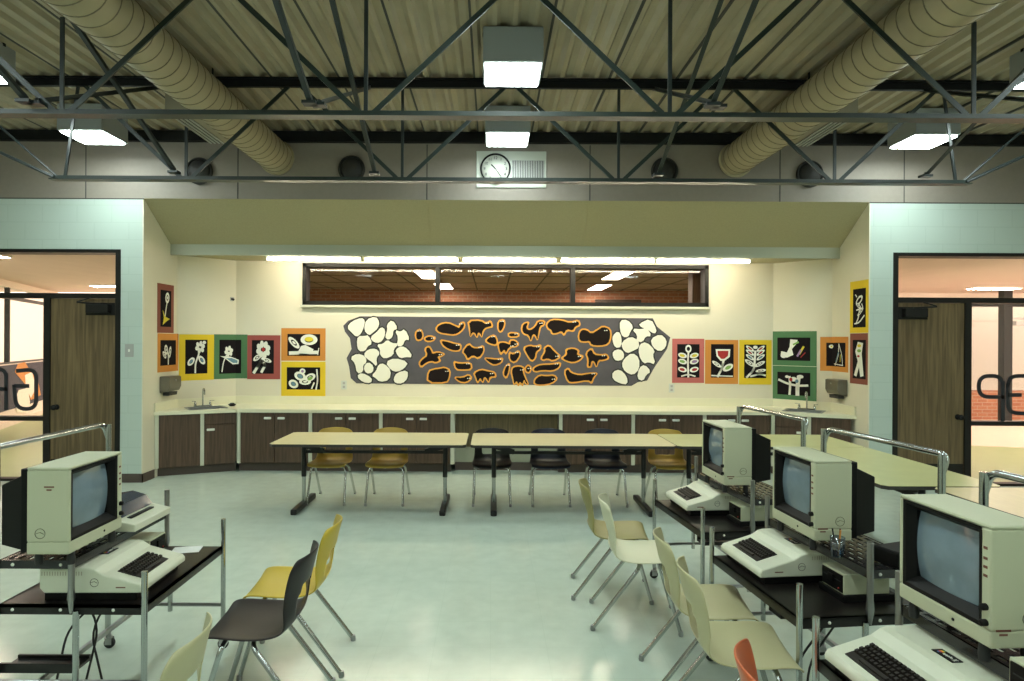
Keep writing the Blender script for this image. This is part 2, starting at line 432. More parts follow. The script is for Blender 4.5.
# left hall: a slanting window wall with a low solid part
A, B = Vector((-7.75, 8.2, 0)), Vector((-10.3, 14.7, 0)); dr = (B - A).normalized(); nn = Vector((dr.y, -dr.x, 0))
L = (B-A).length
wm = Matrix(((dr.x, -nn.x, 0, A.x), (dr.y, -nn.y, 0, A.y), (0, 0, 1, 0), (0, 0, 0, 1)))   # local x along wall, y outward, z up
d = MB(); d.box((0, 0, 0), (L, .15, 1.17), None, wm); d.box((0, 0, 2.62), (L, .15, 2.78), None, wm); struct(d, 'wall_hall_windows', 'hall_wall')
MUL = 0
def wallhit(px, py):
    dx, dy = (px-CX) + (py-CY)*ROLL, (py-CY) - (px-CX)*ROLL
    ray = Vector((dx/F, 1, 0)); t = (A.x*nn.x + A.y*nn.y)/(ray.x*nn.x + ray.y*nn.y)
    return (Vector((ray.x*t, t, 0)) - A).dot(dr)
MUL = wallhit(11, 330)
d = MB()
for t in (MUL - 3.4, MUL, MUL + 3.2): d.box((t-.03, .02, 1.17), (t+.03, .10, 2.62), None, wm)
d.box((0, .02, 2.40), (L, .10, 2.46), None, wm); d.box((0, .0, 1.17), (L, .12, 1.20), None, wm); struct(d, 'trim_8', 'frame_black')
d = MB(); d.box((0, .055, 1.2), (L, .06, 2.62), None, wm); struct(d, 'window_4', 'glass')
d = MB(); d.box((-.0, -.05, 0), (L, 0, .09), None, wm); struct(d, 'baseboard_hall', 'hall_floor_pale')
d = MB(); d.box((0.1, -.012, .30), (L-.3, 0, 1.15), None, wm)
mur = tag(d.build('painted_mural', 'mural_navy'), 'dark blue painted mural below the hall windows, behind the left glass', 'mural')
def wallpt(px, py):                      # point of sight line on slanting wall
    dx, dy = (px-CX) + (py-CY)*ROLL, (py-CY) - (px-CX)*ROLL
    ray = Vector((dx/F, 1, 0)); den = ray.x*nn.x + ray.y*nn.y; t = (A.x*nn.x + A.y*nn.y)/den
    return (Vector((ray.x*t, t, 0)) - A).dot(dr), EYE - dy/F*t
def blob(poly, m, name, lev):
    q = [wallpt(*p) for p in poly]; b = MB(); b.prism(q, -.012, lev, lambda x, y, l: wm @ Vector((x, l, y))); return b.build(name, m, mur)
blob([(17, 364), (24, 362), (30, 372), (37, 380), (40, 395), (30, 400), (25, 385), (14, 372)], 'paper_orange', 'painted_shape', -.016)
blob([(14, 400), (18, 390), (27, 388), (29, 402), (27, 413), (16, 412)], 'cut_white', 'painted_shape', -.018)
blob([(24, 375), (31, 372), (35, 388), (30, 398), (25, 388)], 'cut_white', 'painted_shape', -.018)
# right hall: brick knee wall, tall glazing with thick dark mullions
yb = 13.4
struct(MB().box((4.8, yb, 0), (15, yb+.2, .63)), 'wall_hall_brick', 'brick')
struct(MB().box((4.8, yb, 2.55), (15, yb+.2, 2.78)), 'wall_hall_head', 'hall_wall')
d = MB()
for X in (5.3, 11.9, 14.0): d.box((X-.06, yb-.02, .63), (X+.06, yb+.1, 2.55))
d.box((4.8, yb-.02, 2.45), (15, yb+.1, 2.55)); struct(d, 'trim_9', 'frame_black')
struct(MB().box((4.8, yb+.05, .63), (15, yb+.056, 2.45)), 'window_5', 'glass')
d = MB(); d.prism([(4.7, 10.9), (8.0, 9.95), (15, 8.6), (15, yb), (4.7, yb)], .0, .006, lambda x, y, l: (x, y, l)); struct(d, 'floor_hall_pale', 'hall_floor_pale')
pX = unp(1006, 400, 12.6)[0]
d = MB(); d.box((pX-.085, 12.55, 0), (pX+.085, 12.7, 2.74)); struct(d, 'trim_10', 'frame_black')
d = MB(); d.box((pX+.085, 12.58, 2.14), (15, 12.66, 2.18)); d.box((pX+.12, 12.5, 2.02), (pX+.6, 12.7, 2.11)); struct(d, 'trim_11', 'plate_grey')
d = MB(); d.box((8.6, 15.5, -.2), (22, 15.9, 4.2)); d.box((-30, 21, -.2), (-8, 21.4, 3)); struct(d, 'wall_outside', 'hall_wall')
struct(MB().box((-34, 14.6, -.25), (34, 40, -.1)), 'floor_outside', 'hall_floor_pale')
def hall_lamp(label, x, y, l):
    t = thing('hall_ceiling_light', label, 'ceiling light', (x, y, 2.74), 0, 'hall ceiling lights')
    MB().box((-l, -.14, -.03), (l, .14, 0)).build('housing', 'pull_white', t)
    MB().box((-l+.02, -.12, -.036), (l-.02, .12, -.03)).build('lens', 'troffer_hall', t)
hall_lamp('hall ceiling light seen as a thin streak above the left door', -7.7, 12.5, .35)
hall_lamp('hall ceiling light seen as a thin streak above the right door glass', 9.7, 12.0, .45)
hall_lamp('added unseen ceiling light past the left opening, lighting the hall', -6.75, 8.0, .45)  # this and the next two are unseen, added to light the halls
hall_lamp('added unseen ceiling light past the right opening, lighting the hall', 7.9, 8.3, .6)
hall_lamp('farther added unseen ceiling light past the right opening, lighting the hall', 10.6, 10.6, .6)

# ------------------------------------------------------------------ strip window and the room behind it
WZM = WZ1
d = MB()
d.box((WX0, YB-.03, WZ0), (WX1, YB+T, WZ0+.055)); d.box((WX0, YB-.03, WZ1-.05), (WX1, YB+T, WZ1)); d.box((WX0, YB-.03, WZ0), (WX0+.05, YB+T, WZ1)); d.box((WX1-.05, YB-.03, WZ0), (WX1, YB+T, WZ1))
for px in (437.5, 573):
    X = unp(px, 290, YB)[0]; d.box((X-.03, YB-.02, WZ0), (X+.03, YB+T-.02, WZ1))
w3 = struct(d, 'trim_12', 'frame_black')
struct(MB().box((WX0-.02, YB-.06, WZ0-.03), (WX1+.02, YB, WZ0)), 'trim_13', 'stile_cream')
struct(MB().box((WX0+.03, YB+.07, WZ0+.03), (WX1-.03, YB+.076, WZ1-.03)), 'window_3', 'glass_dark')
NB = 13.3; NZ = 2.74; nx0, nx1 = XL - T - .1, XR + T + .1
struct(MB().box((nx0, YB+T, NZ), (nx1, NB, NZ+.1)), 'ceiling_next', 'next_ceiling')
struct(MB().box((nx0, YB+T, -.1), (nx1, NB, 0)), 'floor_next', 'hall_floor')
struct(MB().box((nx0, NB, 0), (nx1, NB+.2, NZ+.1)), 'wall_next', 'brick')
d = MB()
for X in [nx0 + .3 + .61*i for i in range(14)]: d.box((X-.012, YB+T, NZ-.006), (X+.012, NB, NZ))
for Y in [9.2 + 1.22*i for i in range(4)]: d.box((nx0, Y-.012, NZ-.006), (nx1, Y+.012, NZ))
struct(d, 'trim_14', 'next_grid')
for px, py, lab in ((427, 274, 'near left of the two left panels'), (444, 286, 'farther left of pair'), (617, 275, 'near right'), (599, 287, 'far right')):
    Y = (NZ - EYE)*F/(CY - py + (px-CX)*ROLL); X = unp(px, py, Y)[0]
    names = {427: 'nearer of the two left ceiling panels seen through the strip window', 444: 'farther of the two left ceiling panels seen through the strip window',
             617: 'nearer of the two right ceiling panels seen through the strip window', 599: 'farther of the two right ceiling panels seen through the strip window'}
    t = thing('ceiling_panel_light', names[px], 'ceiling light', (X, Y, NZ), 0, 'ceiling panels in the next room')
    MB().box((-.16, -.62, -.012), (.16, .62, -.006)).build('frame', 'fixture_grey', t)
    MB().box((-.14, -.6, -.016), (.14, .6, -.012)).build('lens', 'troffer', t)
d = MB(); d.box((unp(595, 300, NB)[0], NB-.03, 1.9), (unp(641, 300, NB)[0], NB, 2.55))
tag(d.build('dark_opening', 'next_grid'), 'dark board for an opening in the brick wall seen through the strip window', 'slab')  # thin dark slab stands in for an opening in the brick
d = MB(); X = unp(697, 290, 9.3)[0]; d.box((X-.1, 9.2, 0), (X+.1, 9.4, NZ)); struct(d, 'trim_15', 'cab_wood')

# ------------------------------------------------------------------ fluorescent strips behind the fascia
for i, px in enumerate((314, 411.5, 509.5, 607.5, 703)):
    X = unp(px, 260, 7.9)[0]
    which = ('leftmost', 'second from left', 'middle', 'second from right', 'rightmost')[i]
    t = thing('strip_light', '%s fluorescent strip light under the fascia over the counter' % which, 'strip light', (X, 7.905, FZ0), 0, 'fluorescent strips over the counter')
    MB().box((-.605, -.06, -.025), (.605, .06, 0)).build('housing', 'fascia', t, .004)
    MB().tube([(-.585, 0, -.046), (.585, 0, -.046)], .016, 12).build('tube', 'tube_fluor', t)
    for s in (-1, 1): MB().box((s*.597-.008, -.025, -.066), (s*.597+.008, .025, -.025)).build('lamp_holder', 'pull_white', t)

# ------------------------------------------------------------------ ceiling lamps (square box fixtures)
def lamp_proto():
    t = thing('box_ceiling_light', 'x', 'ceiling light', (0, 0, 0), 0, 'square ceiling lamps')
    MB().box((-.23, -.23, -.27), (.23, .23, -.0), None).build('housing', 'fixture_grey', t, .01)
    MB().box((-.212, -.20, -.284), (.212, .20, -.27)).build('lens', 'lens_hid', t)
    b = MB()
    for s in (-1, 1): b.box((-.235, s*.1-.012, -.02), (.235, s*.1+.012, .004))
    b.build('mounting_strap', 'black_steel', t)
    return t
lp = lamp_proto(); used = False
rows = [(6.52, 'nearest the clock wall'), (4.93, 'in the second row from the clock wall'), (3.22, 'in the added unseen third row from the clock wall'), (1.58, 'in the added unseen fourth row'), (-.06, 'in the added unseen fifth row'), (-1.7, 'in the added unseen sixth row'), (-3.3, 'in the added unseen last row')]  # rows from the third on are out of view, added to light the room
for (Y, rn) in rows:
    for (X, cn) in ((CXR - 4.36, 'left-hand'), (CXR-.01, 'centre'), (CXR + 4.36, 'right-hand')):
        lab = '%s square box lamp on the metal ceiling %s' % (cn, rn)
        if not used: lp.location = (X, Y, DECK-.004); lp['label'] = lab; used = True
        else: dup(lp, (X, Y, DECK-.004), 0, lab)

# ------------------------------------------------------------------ roof trusses and braces
HBOT, HTOP = 3.112, 4.045
def truss(Y, label, short_ends):
    t = thing('roof_truss', label, 'truss', (CXR, Y, HBOT), 0, 'roof trusses')
    D = HTOP - HBOT
    c = MB(); c.box((-7.4, -.05, D-.012), (7.4, .05, D)); c.box((-7.4, -.018, D-.075), (7.4, .018, D)); c.build('top_chord', 'black_steel', t)
    c = MB(); c.box((-4.2, -.045, -.004), (4.2, .045, .005)); c.box((-4.2, -.014, 0), (4.2, .014, .038)); c.build('bottom_chord', 'truss_paint', t)
    for xb in (-2.97, -.99, .99, 2.97):
        for s in (-1, 1):
            MB().bar((xb + s*.05, s*.006, .03), (xb + s*.95, s*.006, D-.05), .012, .034).build('diagonal', 'truss_paint', t)
        top = D - .05 if not (short_ends and abs(xb) > 2) else .64
        MB().bar((xb, 0, .03), (xb, 0, top), .012, .026, None, (1, 0, 0)).build('vertical', 'brace_paint', t)
    for s in (-1, 1):
        MB().bar((s*4.08, 0, .02), (s*3.96, 0, D-.05), .012, .026, None, (1, 0, 0)).build('vertical', 'brace_paint', t)
        MB().tube([(s*4.14, 0, .02), (s*5.15, 0, D-.04)], .011, 8).build('end_rod', 'brace_paint', t)
        for q in (-1, 1): MB().tube([(s*4.16, q*.03, .015), (s*6.1, q*.03, D-.04)], .014, 8).build('end_rod', 'brace_paint', t)
    return t
T1Y, T2Y, T0Y = 4.04, 5.68, 2.40
truss(T2Y, 'far black roof truss, its lower chord crossing below the clock', False)
truss(T1Y, 'near black roof truss, its lower chord crossing above the clock', True)
def brace(X, ya, ha, yb_, hb, label):
    t = thing('cross_brace', label, 'brace', (X, ya, ha), 0, 'cross braces between trusses')
    b = MB(); v = Vector((0, yb_-ya, hb-ha)); b.bar((0, 0, 0), v, .034, .006); b.bar((.014, 0, .012), v + Vector((.014, 0, .012)), .006, .03); b.build('angle_bar', 'brace_paint', t)
    k = MB(); k.box((-.045, -.035, -.016), (.045, .035, .004)); k.lathe([(.012, 0), (.012, .028), (0, .03)], 8); k.build('clip', 'brace_paint', t)
    return t
for X, nm in ((-2.96, 'outer left'), (-1.13, 'inner left'), (1.46, 'inner right'), (3.9, 'outer right')):
    brace(X, T1Y-.02, HBOT+.075, T2Y-.04, HTOP-.10, '%s brace rising from the near truss chord to the far truss top' % nm)
    brace(X+.05, T2Y-.02, HBOT+.075, T1Y+.04, HTOP-.10, '%s brace rising toward the camera from the far truss chord' % nm)
    brace(X-.05, T1Y-.05, HBOT+.075, T0Y, HTOP-.10, '%s brace rising toward the camera from the near truss chord' % nm)

# ------------------------------------------------------------------ spiral ducts with side registers
def duct(X, nm, sg):
    t = thing('spiral_duct', 'pale spiral seam air duct along the %s side of the ceiling' % nm, 'duct', (X, SB+.3, 3.755), 0, 'spiral ducts')
    r = .182; L = YW - SB - .31
    b = MB(); b.tube([(0, 0, 0), (0, L*.5, 0), (0, L, 0)], r, 40); b.build('duct_pipe', 'duct', t)
    g = MB(); n = 26; P2 = .125; turns = int((L-.05)/P2); pts = []
    for i in range(turns*n+1):
        a = 2*pi*i/n*(-sg); pts.append((cos(a)*(r+.001), .02 + P2*i/n, sin(a)*(r+.001)))
    g.tube(pts, .0045, 5); g.build('seam_ridge', 'duct_groove', t)
    c = MB(); M = Matrix.Translation((0, L-.03, 0)) @ Matrix.Rotation(-pi/2, 4, 'X'); c.lathe([(r, 0), (r+.02, .002), (r+.02, .028), (r, .029)], 40, None, M); c.build('collar', 'duct', t)
    y0, y1 = 5.25 - (SB+.3), 6.1 - (SB+.3); xo = -sg*0
    b = MB(); a0, a1 = sorted((sg*.04, sg*.29)); b.box((a0, y0, -.165), (a1, y1, .07)); b.build('register_box', 'register', t)
    q = MB(); a0, a1 = sorted((sg*.15, sg*.285)); q.box((a0, y0+.05, -.172), (a1, y1-.02, -.166), 'grille_dark')
    for i in range(4):
        xx = sg*(.157 + i*.039); q.box((xx-.008, y0+.05, -.18), (xx+.008, y1-.02, -.170), 'plate_grey')
    q.build('register_grille', 'plate_grey', t)
    hg = MB()
    for yy in (1.2, 3.6, 6.4, 9.8): hg.tube([(0, yy, r), (0, yy, DECK-3.755+.02)], .008, 6)
    hg.build('hanger_rod', 'black_steel', t)
    return t
duct(-2.49, 'left', -1); duct(2.80, 'right', 1)

# ------------------------------------------------------------------ clock panel, round vents on the header
x0c, z1c = unp(476.5, 151.5, YW); x1c, z0c = unp(546, 188, YW); xm, zm = (x0c+x1c)/2, (z0c+z1c)/2
t = thing('clock_panel', 'wall clock and loudspeaker on a pale rectangular plate high on the header', 'clock', (xm, YW, zm))
w2, h2 = (x1c-x0c)/2, (z1c-z0c)/2
MB().box((-w2, -.02, -h2), (w2, 0, h2)).build('plate', 'plate_pale', t, .004)
cxk = unp(495.5, 170, YW)[0] - xm; RY = lambda x, y, z: Matrix.Translation((x, y, z)) @ Matrix.Rotation(pi/2, 4, 'X')
ck = MB().lathe([(.172, 0), (.176, .03), (.162, .034), (.158, .01)], 40, None, RY(cxk, -.02, 0), True, False).build('clock_rim', 'black_steel', t)
MB().lathe([(0, 0), (.16, 0), (.16, .012), (0, .0121)], 40, None, RY(cxk, -.021, 0)).build('clock_face', 'clock_face', t)
def textmesh(txt, size, m, parent, loc, rot, name, flip=False):
    cu = bpy.data.curves.new('lettering', 'FONT'); cu.body = txt; cu.size = size; cu.align_x = 'CENTER'; cu.align_y = 'CENTER'; cu.extrude = .0006
    o = bpy.data.objects.new('tmp', cu); COL.objects.link(o); bpy.context.view_layer.update()
    me = bpy.data.meshes.new_from_object(o.evaluated_get(bpy.context.evaluated_depsgraph_get()))
    bpy.data.objects.remove(o); me.materials.clear(); me.materials.append(MATS[m])
    q = bpy.data.objects.new(name, me); COL.objects.link(q); q.parent = parent; q.location = loc; q.rotation_euler = rot; return q
for h in range(1, 13):
    a = pi/2 - h*pi/6; textmesh(str(h), .045, 'black_steel', t, (cxk + cos(a)*.125, -.0345, sin(a)*.125), (pi/2, 0, 0), 'numeral')
b = MB(); b.bar((cxk, -.036, 0), (cxk - .05, -.036, .05), .003, .014, None, (0, 0, 1)); b.build('hour_hand', 'black_steel', t)
b = MB(); b.bar((cxk, -.038, 0), (cxk + .06, -.038, -.085), .003, .009, None, (0, 0, 1)); b.build('minute_hand', 'black_steel', t)
sx0, sx1 = unp(512, 170, YW)[0]-xm, unp(544, 170, YW)[0]-xm
b = MB(); b.box((sx0, -.026, -.10), (sx1, -.02, .10), 'grille_dark')
for i in range(19): xx = sx0 + .01 + i*(sx1-sx0-.02)/18; b.box((xx-.005, -.032, -.1), (xx+.005, -.025, .1), 'plate_grey')
b.build('speaker_grille', 'plate_grey', t)
for px, py, lab in ((200, 171.5, 'far left round dark vent on the header, left of the left duct'), (352, 169.5, 'round dark vent on the header between the left duct and the clock'),
                    (664, 171.5, 'round dark vent on the header between the clock and the right duct'), (809, 174.5, 'far right round dark vent on the header, right of the right duct')):
    X, Z = unp(px, py, YW); t = thing('round_vent', lab, 'vent', (X, YW, Z), 0, 'round vents on the header')
    MB().lathe([(.152, 0), (.155, .03), (.14, .045), (.132, .02)], 36, None, RY(0, 0, 0)).build('rim', 'vent_grey', t)
    b = MB().lathe([(.133, .012), (.133, .02), (.10, .055), (.06, .075), (0, .082)], 36, None, RY(0, 0, 0))
    b.build('dome_grille', 'vent_grey', t)
    b = MB()
    for rr in (.04, .07, .10): b.lathe([(rr, .094-rr*.45), (rr+.006, .097-rr*.45), (rr+.012, .091-rr*.45)], 30, None, RY(0, 0, -.0))
    b.build('louvre_ring', 'vent_grey', t)

# ------------------------------------------------------------------ counter, cabinets, sinks
CT = .785
FRX0, FRX1, FRY = -3.19, 3.49, 7.77
EL, ER = (XL, 7.41), (XR, 7.41)
def rect_at(cx, cy, w, h, a):
    return [(cx + cos(a)*x - sin(a)*y, cy + sin(a)*x + cos(a)*y) for x, y in ((-w, -h), (w, -h), (w, h), (-w, h))]
sinkL = (-3.62, 7.86, R(36)); sinkR = (3.96, 7.86, R(-36))
outer = [(XL, 7.385), (FRX0, FRY-.03), (FRX1, FRY-.03), (XR, 7.385), (XR, YC), (CRX, YB), (CLX, YB), (XL, YC)]
holes = [rect_at(s[0], s[1], .20, .14, s[2])[::-1] for s in (sinkL, sinkR)]
polys = [[Vector((x, y, 0)) for x, y in p] for p in [outer] + holes]; flat = [p for q in polys for p in q]
tris = tessellate_polygon(polys); c = MB(); n = len(flat)
vs = [(p.x, p.y, CT-.04) for p in flat] + [(p.x, p.y, CT) for p in flat]
fs = [tuple(t[::-1]) for t in tris] + [tuple(n+i for i in t) for t in tris]; o = 0
for p in polys:
    k = len(p); fs += [(o+i, o+(i+1) % k, n+o+(i+1) % k, n+o+i) for i in range(k)]; o += k
c.add(vs, fs)
ctr = c.build('countertop', 'counter_lam'); tag(ctr, 'long cream laminate worktop running along the whole back wall', 'countertop')
sp = MB(); bs = [(XL, 7.40), (XL, YC), (CLX, YB), (CRX, YB), (XR, YC), (XR, 7.40)]; inn = [(XL+.018, 7.40), (XL+.018, YC-.007), (CLX+.007, YB-.018), (CRX-.007, YB-.018), (XR-.018, YC-.007), (XR-.018, 7.40)]
for i in range(5): sp.prism([bs[i], bs[i+1], inn[i+1], inn[i]], CT, CT+.105, lambda x, y, l: (x, y, l))
sp.build('backsplash', 'counter_lam', ctr)

def cabinet(loc, rz, w, label, kind, depth=.5, end_stile=False):
    t = thing('base_cabinet', label, 'cabinet', (*loc, 0), rz, 'base cabinets along the back wall')
    h0, h1, st = .105, CT-.042, .042
    b = MB(); b.box((0, .022, h0), (w, depth, h1)); b.build('body', 'cab_wood', t)
    MB().box((0, .07, 0), (w, depth, h0)).build('toe_kick', 'base_rubber', t)
    MB().box((0, -.002, h0), (st, .022, h1)).build('stile', 'stile_cream', t)
    if end_stile: MB().box((w-st, -.002, h0), (w, .022, h1)).build('stile', 'stile_cream', t)
    x0, x1 = st+.004, w - .004 - (st if end_stile else 0)
    pull = lambda par, x, z: MB().box((x-.045, -.018, z-.014), (x+.045, .002, z+.014)).build('handle', 'pull_white', par, .007)
    if kind == 'doors':
        m = (x0+x1)/2
        for a, bb, hx in ((x0, m-.003, m-.085), (m+.003, x1, m+.085)):
            dd = MB().box((a, 0, h0+.012), (bb, .02, h1-.006)).build('door', 'cab_wood', t, .002); pull(dd, hx, h1-.07)
    elif kind == 'sink':
        MB().box((x0, 0, h1-.135), (x1, .02, h1-.006)).build('false_drawer', 'cab_wood', t, .002)
        dd = MB().box((x0, 0, h0+.012), (x1, .02, h1-.142)).build('door', 'cab_wood', t, .002)
        pull(dd, x0+.07 if rz >= 0 else x1-.07, h1-.20)
    elif kind == 'panel':
        MB().box((x0, 0, h0+.006), (x1, .02, h1-.006)).build('front_panel', 'cab_wood', t, .002)
    return t
edges = [unp(p, 440, FRY)[0] for p in (238.5, 308.5, 379, 450.5, 559, 631.5, 703)] + [FRX1]
edges[0] = FRX0
nmz = ['two-door wood cabinet at the left end of the straight run', 'two-door wood cabinet second from the left corner', 'two-door wood cabinet just left of the open knee space', None,
       'two-door wood cabinet just right of the open knee space', 'two-door wood cabinet second to the right of the knee space', 'two-door wood cabinet at the right end of the straight run']
for i in range(7):
    if i == 3: continue
    cabinet((edges[i], FRY), 0, edges[i+1]-edges[i], nmz[i], 'doors', .55)
t = thing('knee_space_panel', 'recessed wood panel closing the open knee space in the counter run', 'panel', (edges[3], FRY, 0)); w = edges[4]-edges[3]
MB().box((.05, .16, .30), (w-.003, .18, CT-.042)).build('back_panel', 'panel_wood', t)
MB().box((.05, .19, .10), (w-.003, .21, .30)).build('lower_panel', 'fascia', t)
MB().box((.05, .17, 0), (w-.003, .21, .10)).build('toe_kick', 'base_rubber', t)
MB().box((0, -.002, .105), (.05, .25, CT-.042)).build('stile', 'stile_cream', t)
aL = atan2(FRY-EL[1], FRX0-EL[0]); lenL = hypot(FRY-EL[1], FRX0-EL[0])
cabinet((EL[0]+.004, EL[1]), aL, lenL*.545, 'plain fronted wood cabinet at the far left end beside the wing wall', 'panel', .10)
cabinet((EL[0]+cos(aL)*lenL*.545, EL[1]+sin(aL)*lenL*.545), aL, lenL*.455-.012, 'wood sink cabinet with a drawer front under the left faucet', 'sink', .10)
aR = -aL
cabinet((FRX1+.012, FRY-.004), aR, lenL*.455-.012, 'wood sink cabinet with a drawer front under the right faucet', 'sink', .10)
cabinet((FRX1+cos(aR)*lenL*.455, FRY+sin(aR)*lenL*.455), aR, lenL*.545-.03, 'plain fronted wood cabinet at the far right end of the counter', 'panel', .10)

def sink(s, nm):
    t = thing('sink', 'small steel sink set into the %s angled end of the counter' % nm, 'sink', (s[0], s[1], CT), s[2], 'counter sinks')
    b = MB(); w, h = .198, .138
    ring = lambda k, z: [(-w*k, -h*k, z), (w*k, -h*k, z), (w*k, h*k, z), (-w*k, h*k, z)]
    lv = [ring(1.14, .001), ring(1.14, .008), ring(1.0, .006), ring(.94, -.12), ]
    vs = [p for r_ in lv for p in r_]; fs = [(4*i+j, 4*i+(j+1) % 4, 4*i+4+(j+1) % 4, 4*i+4+j) for i in range(3) for j in range(4)] + [(12, 13, 14, 15)]
    b.add(vs, fs); b.build('basin', 'steel', t)
    f = thing('faucet', 'chrome gooseneck faucet at the %s sink' % nm, 'faucet', (s[0] - sin(s[2])*.20, s[1] + cos(s[2])*.20, CT), s[2], 'sink faucets')
    MB().box((-.11, -.025, 0), (.11, .025, .02)).build('deck_plate', 'chrome', f, .006)
    MB().tube(fillet([(0, 0, .015), (0, 0, .235), (0, -.09, .235), (0, -.095, .16)], .05, 7), .010, 10).build('spout', 'chrome', f)
    for q in (-1, 1):
        b = MB(); b.lathe([(.016, .015), (.016, .05), (.010, .055), (.010, .075), (0, .076)], 14, None, Matrix.Translation((q*.09, 0, 0)))
        b.bar((q*.09, 0, .07), (q*.13, -.035, .078), .012, .008); b.build('tap_handle', 'chrome', f)
sink(sinkL, 'left'); sink(sinkR, 'right')
t = thing('soap_dish', 'small dark soap dish beside the left faucet', 'soap dish', (-3.40, 8.12, CT))
b = MB(); b.lathe([(.03, 0), (.045, .012), (.05, .025), (.044, .025), (.03, .014)], 18); b.build('dish', 'black_paint', t)
b = MB(); b.lathe([(.0, .014), (.028, .014), (.034, .028), (.026, .04), (0, .043)], 16); b.build('soap', 'vent_grey', t)

# ------------------------------------------------------------------ things on the alcove walls (unrolled wall coordinate u)
WALLS = [((XL, YW), (XL, YC)), ((XL, YC), (CLX, YB)), ((CLX, YB), (CRX, YB)), ((CRX, YB), (XR, YC)), ((XR, YC), (XR, YW))]
CUM = [0]
for a, b in WALLS: CUM.append(CUM[-1] + hypot(b[0]-a[0], b[1]-a[1]))
def ray_u(px, py):
    dx, dy = (px-CX) + (py-CY)*ROLL, (py-CY) - (px-CX)*ROLL
    k = dx/F; best = None
    for i, (a, b) in enumerate(WALLS):
        ex, ey = b[0]-a[0], b[1]-a[1]; den = ex - k*ey
        if abs(den) < 1e-9: continue
        s = (k*a[1] - a[0])/den
        if (-1e-6 if i else -.1) <= s <= (1+1e-6 if i < 4 else 1.1):
            s = max(0, min(1, s))
            Y = a[1] + s*ey
            return CUM[i] + s*(CUM[i+1]-CUM[i]), EYE - dy/F*Y
    raise ValueError((px, py))
def wallmap(u, h, off):
    for i in range(5):
        if u <= CUM[i+1] + 1e-6 or i == 4:
            a, b = WALLS[i]; L = CUM[i+1]-CUM[i]; s = (u-CUM[i])/L
            tx, ty = (b[0]-a[0])/L, (b[1]-a[1])/L; nx, ny = ty, -tx
            return Vector((a[0] + (b[0]-a[0])*s + nx*off, a[1] + (b[1]-a[1])*s + ny*off, h))
def sheet(mb, u0, u1, h0, h1, o0, o1, m=None):
    us = sorted({u0, u1, *[c for c in CUM if u0 < c < u1]})
    us2 = []
    for a, b in zip(us, us[1:]): us2 += [a + (b-a)*i/4 for i in range(4)]
    us2.append(u1); n = len(us2)
    # corners: push points off both walls along the bisector by using the mean of both sides
    def pt(u, h, o):
        if any(abs(u-c) < 1e-6 for c in CUM[1:-1]):
            p = (wallmap(u-1e-4, h, o) + wallmap(u+1e-4, h, o))/2; return p
        return wallmap(u, h, o)
    vs = []
    for u in us2: vs += [pt(u, h0, o0), pt(u, h1, o0), pt(u, h1, o1), pt(u, h0, o1)]
    fs = [(4*i+j, 4*i+(j+1) % 4, 4*i+4+(j+1) % 4, 4*i+4+j) for i in range(n-1) for j in range(4)] + [(3, 2, 1, 0), (4*n-4, 4*n-3, 4*n-2, 4*n-1)]
    mb.add(vs, fs, m)

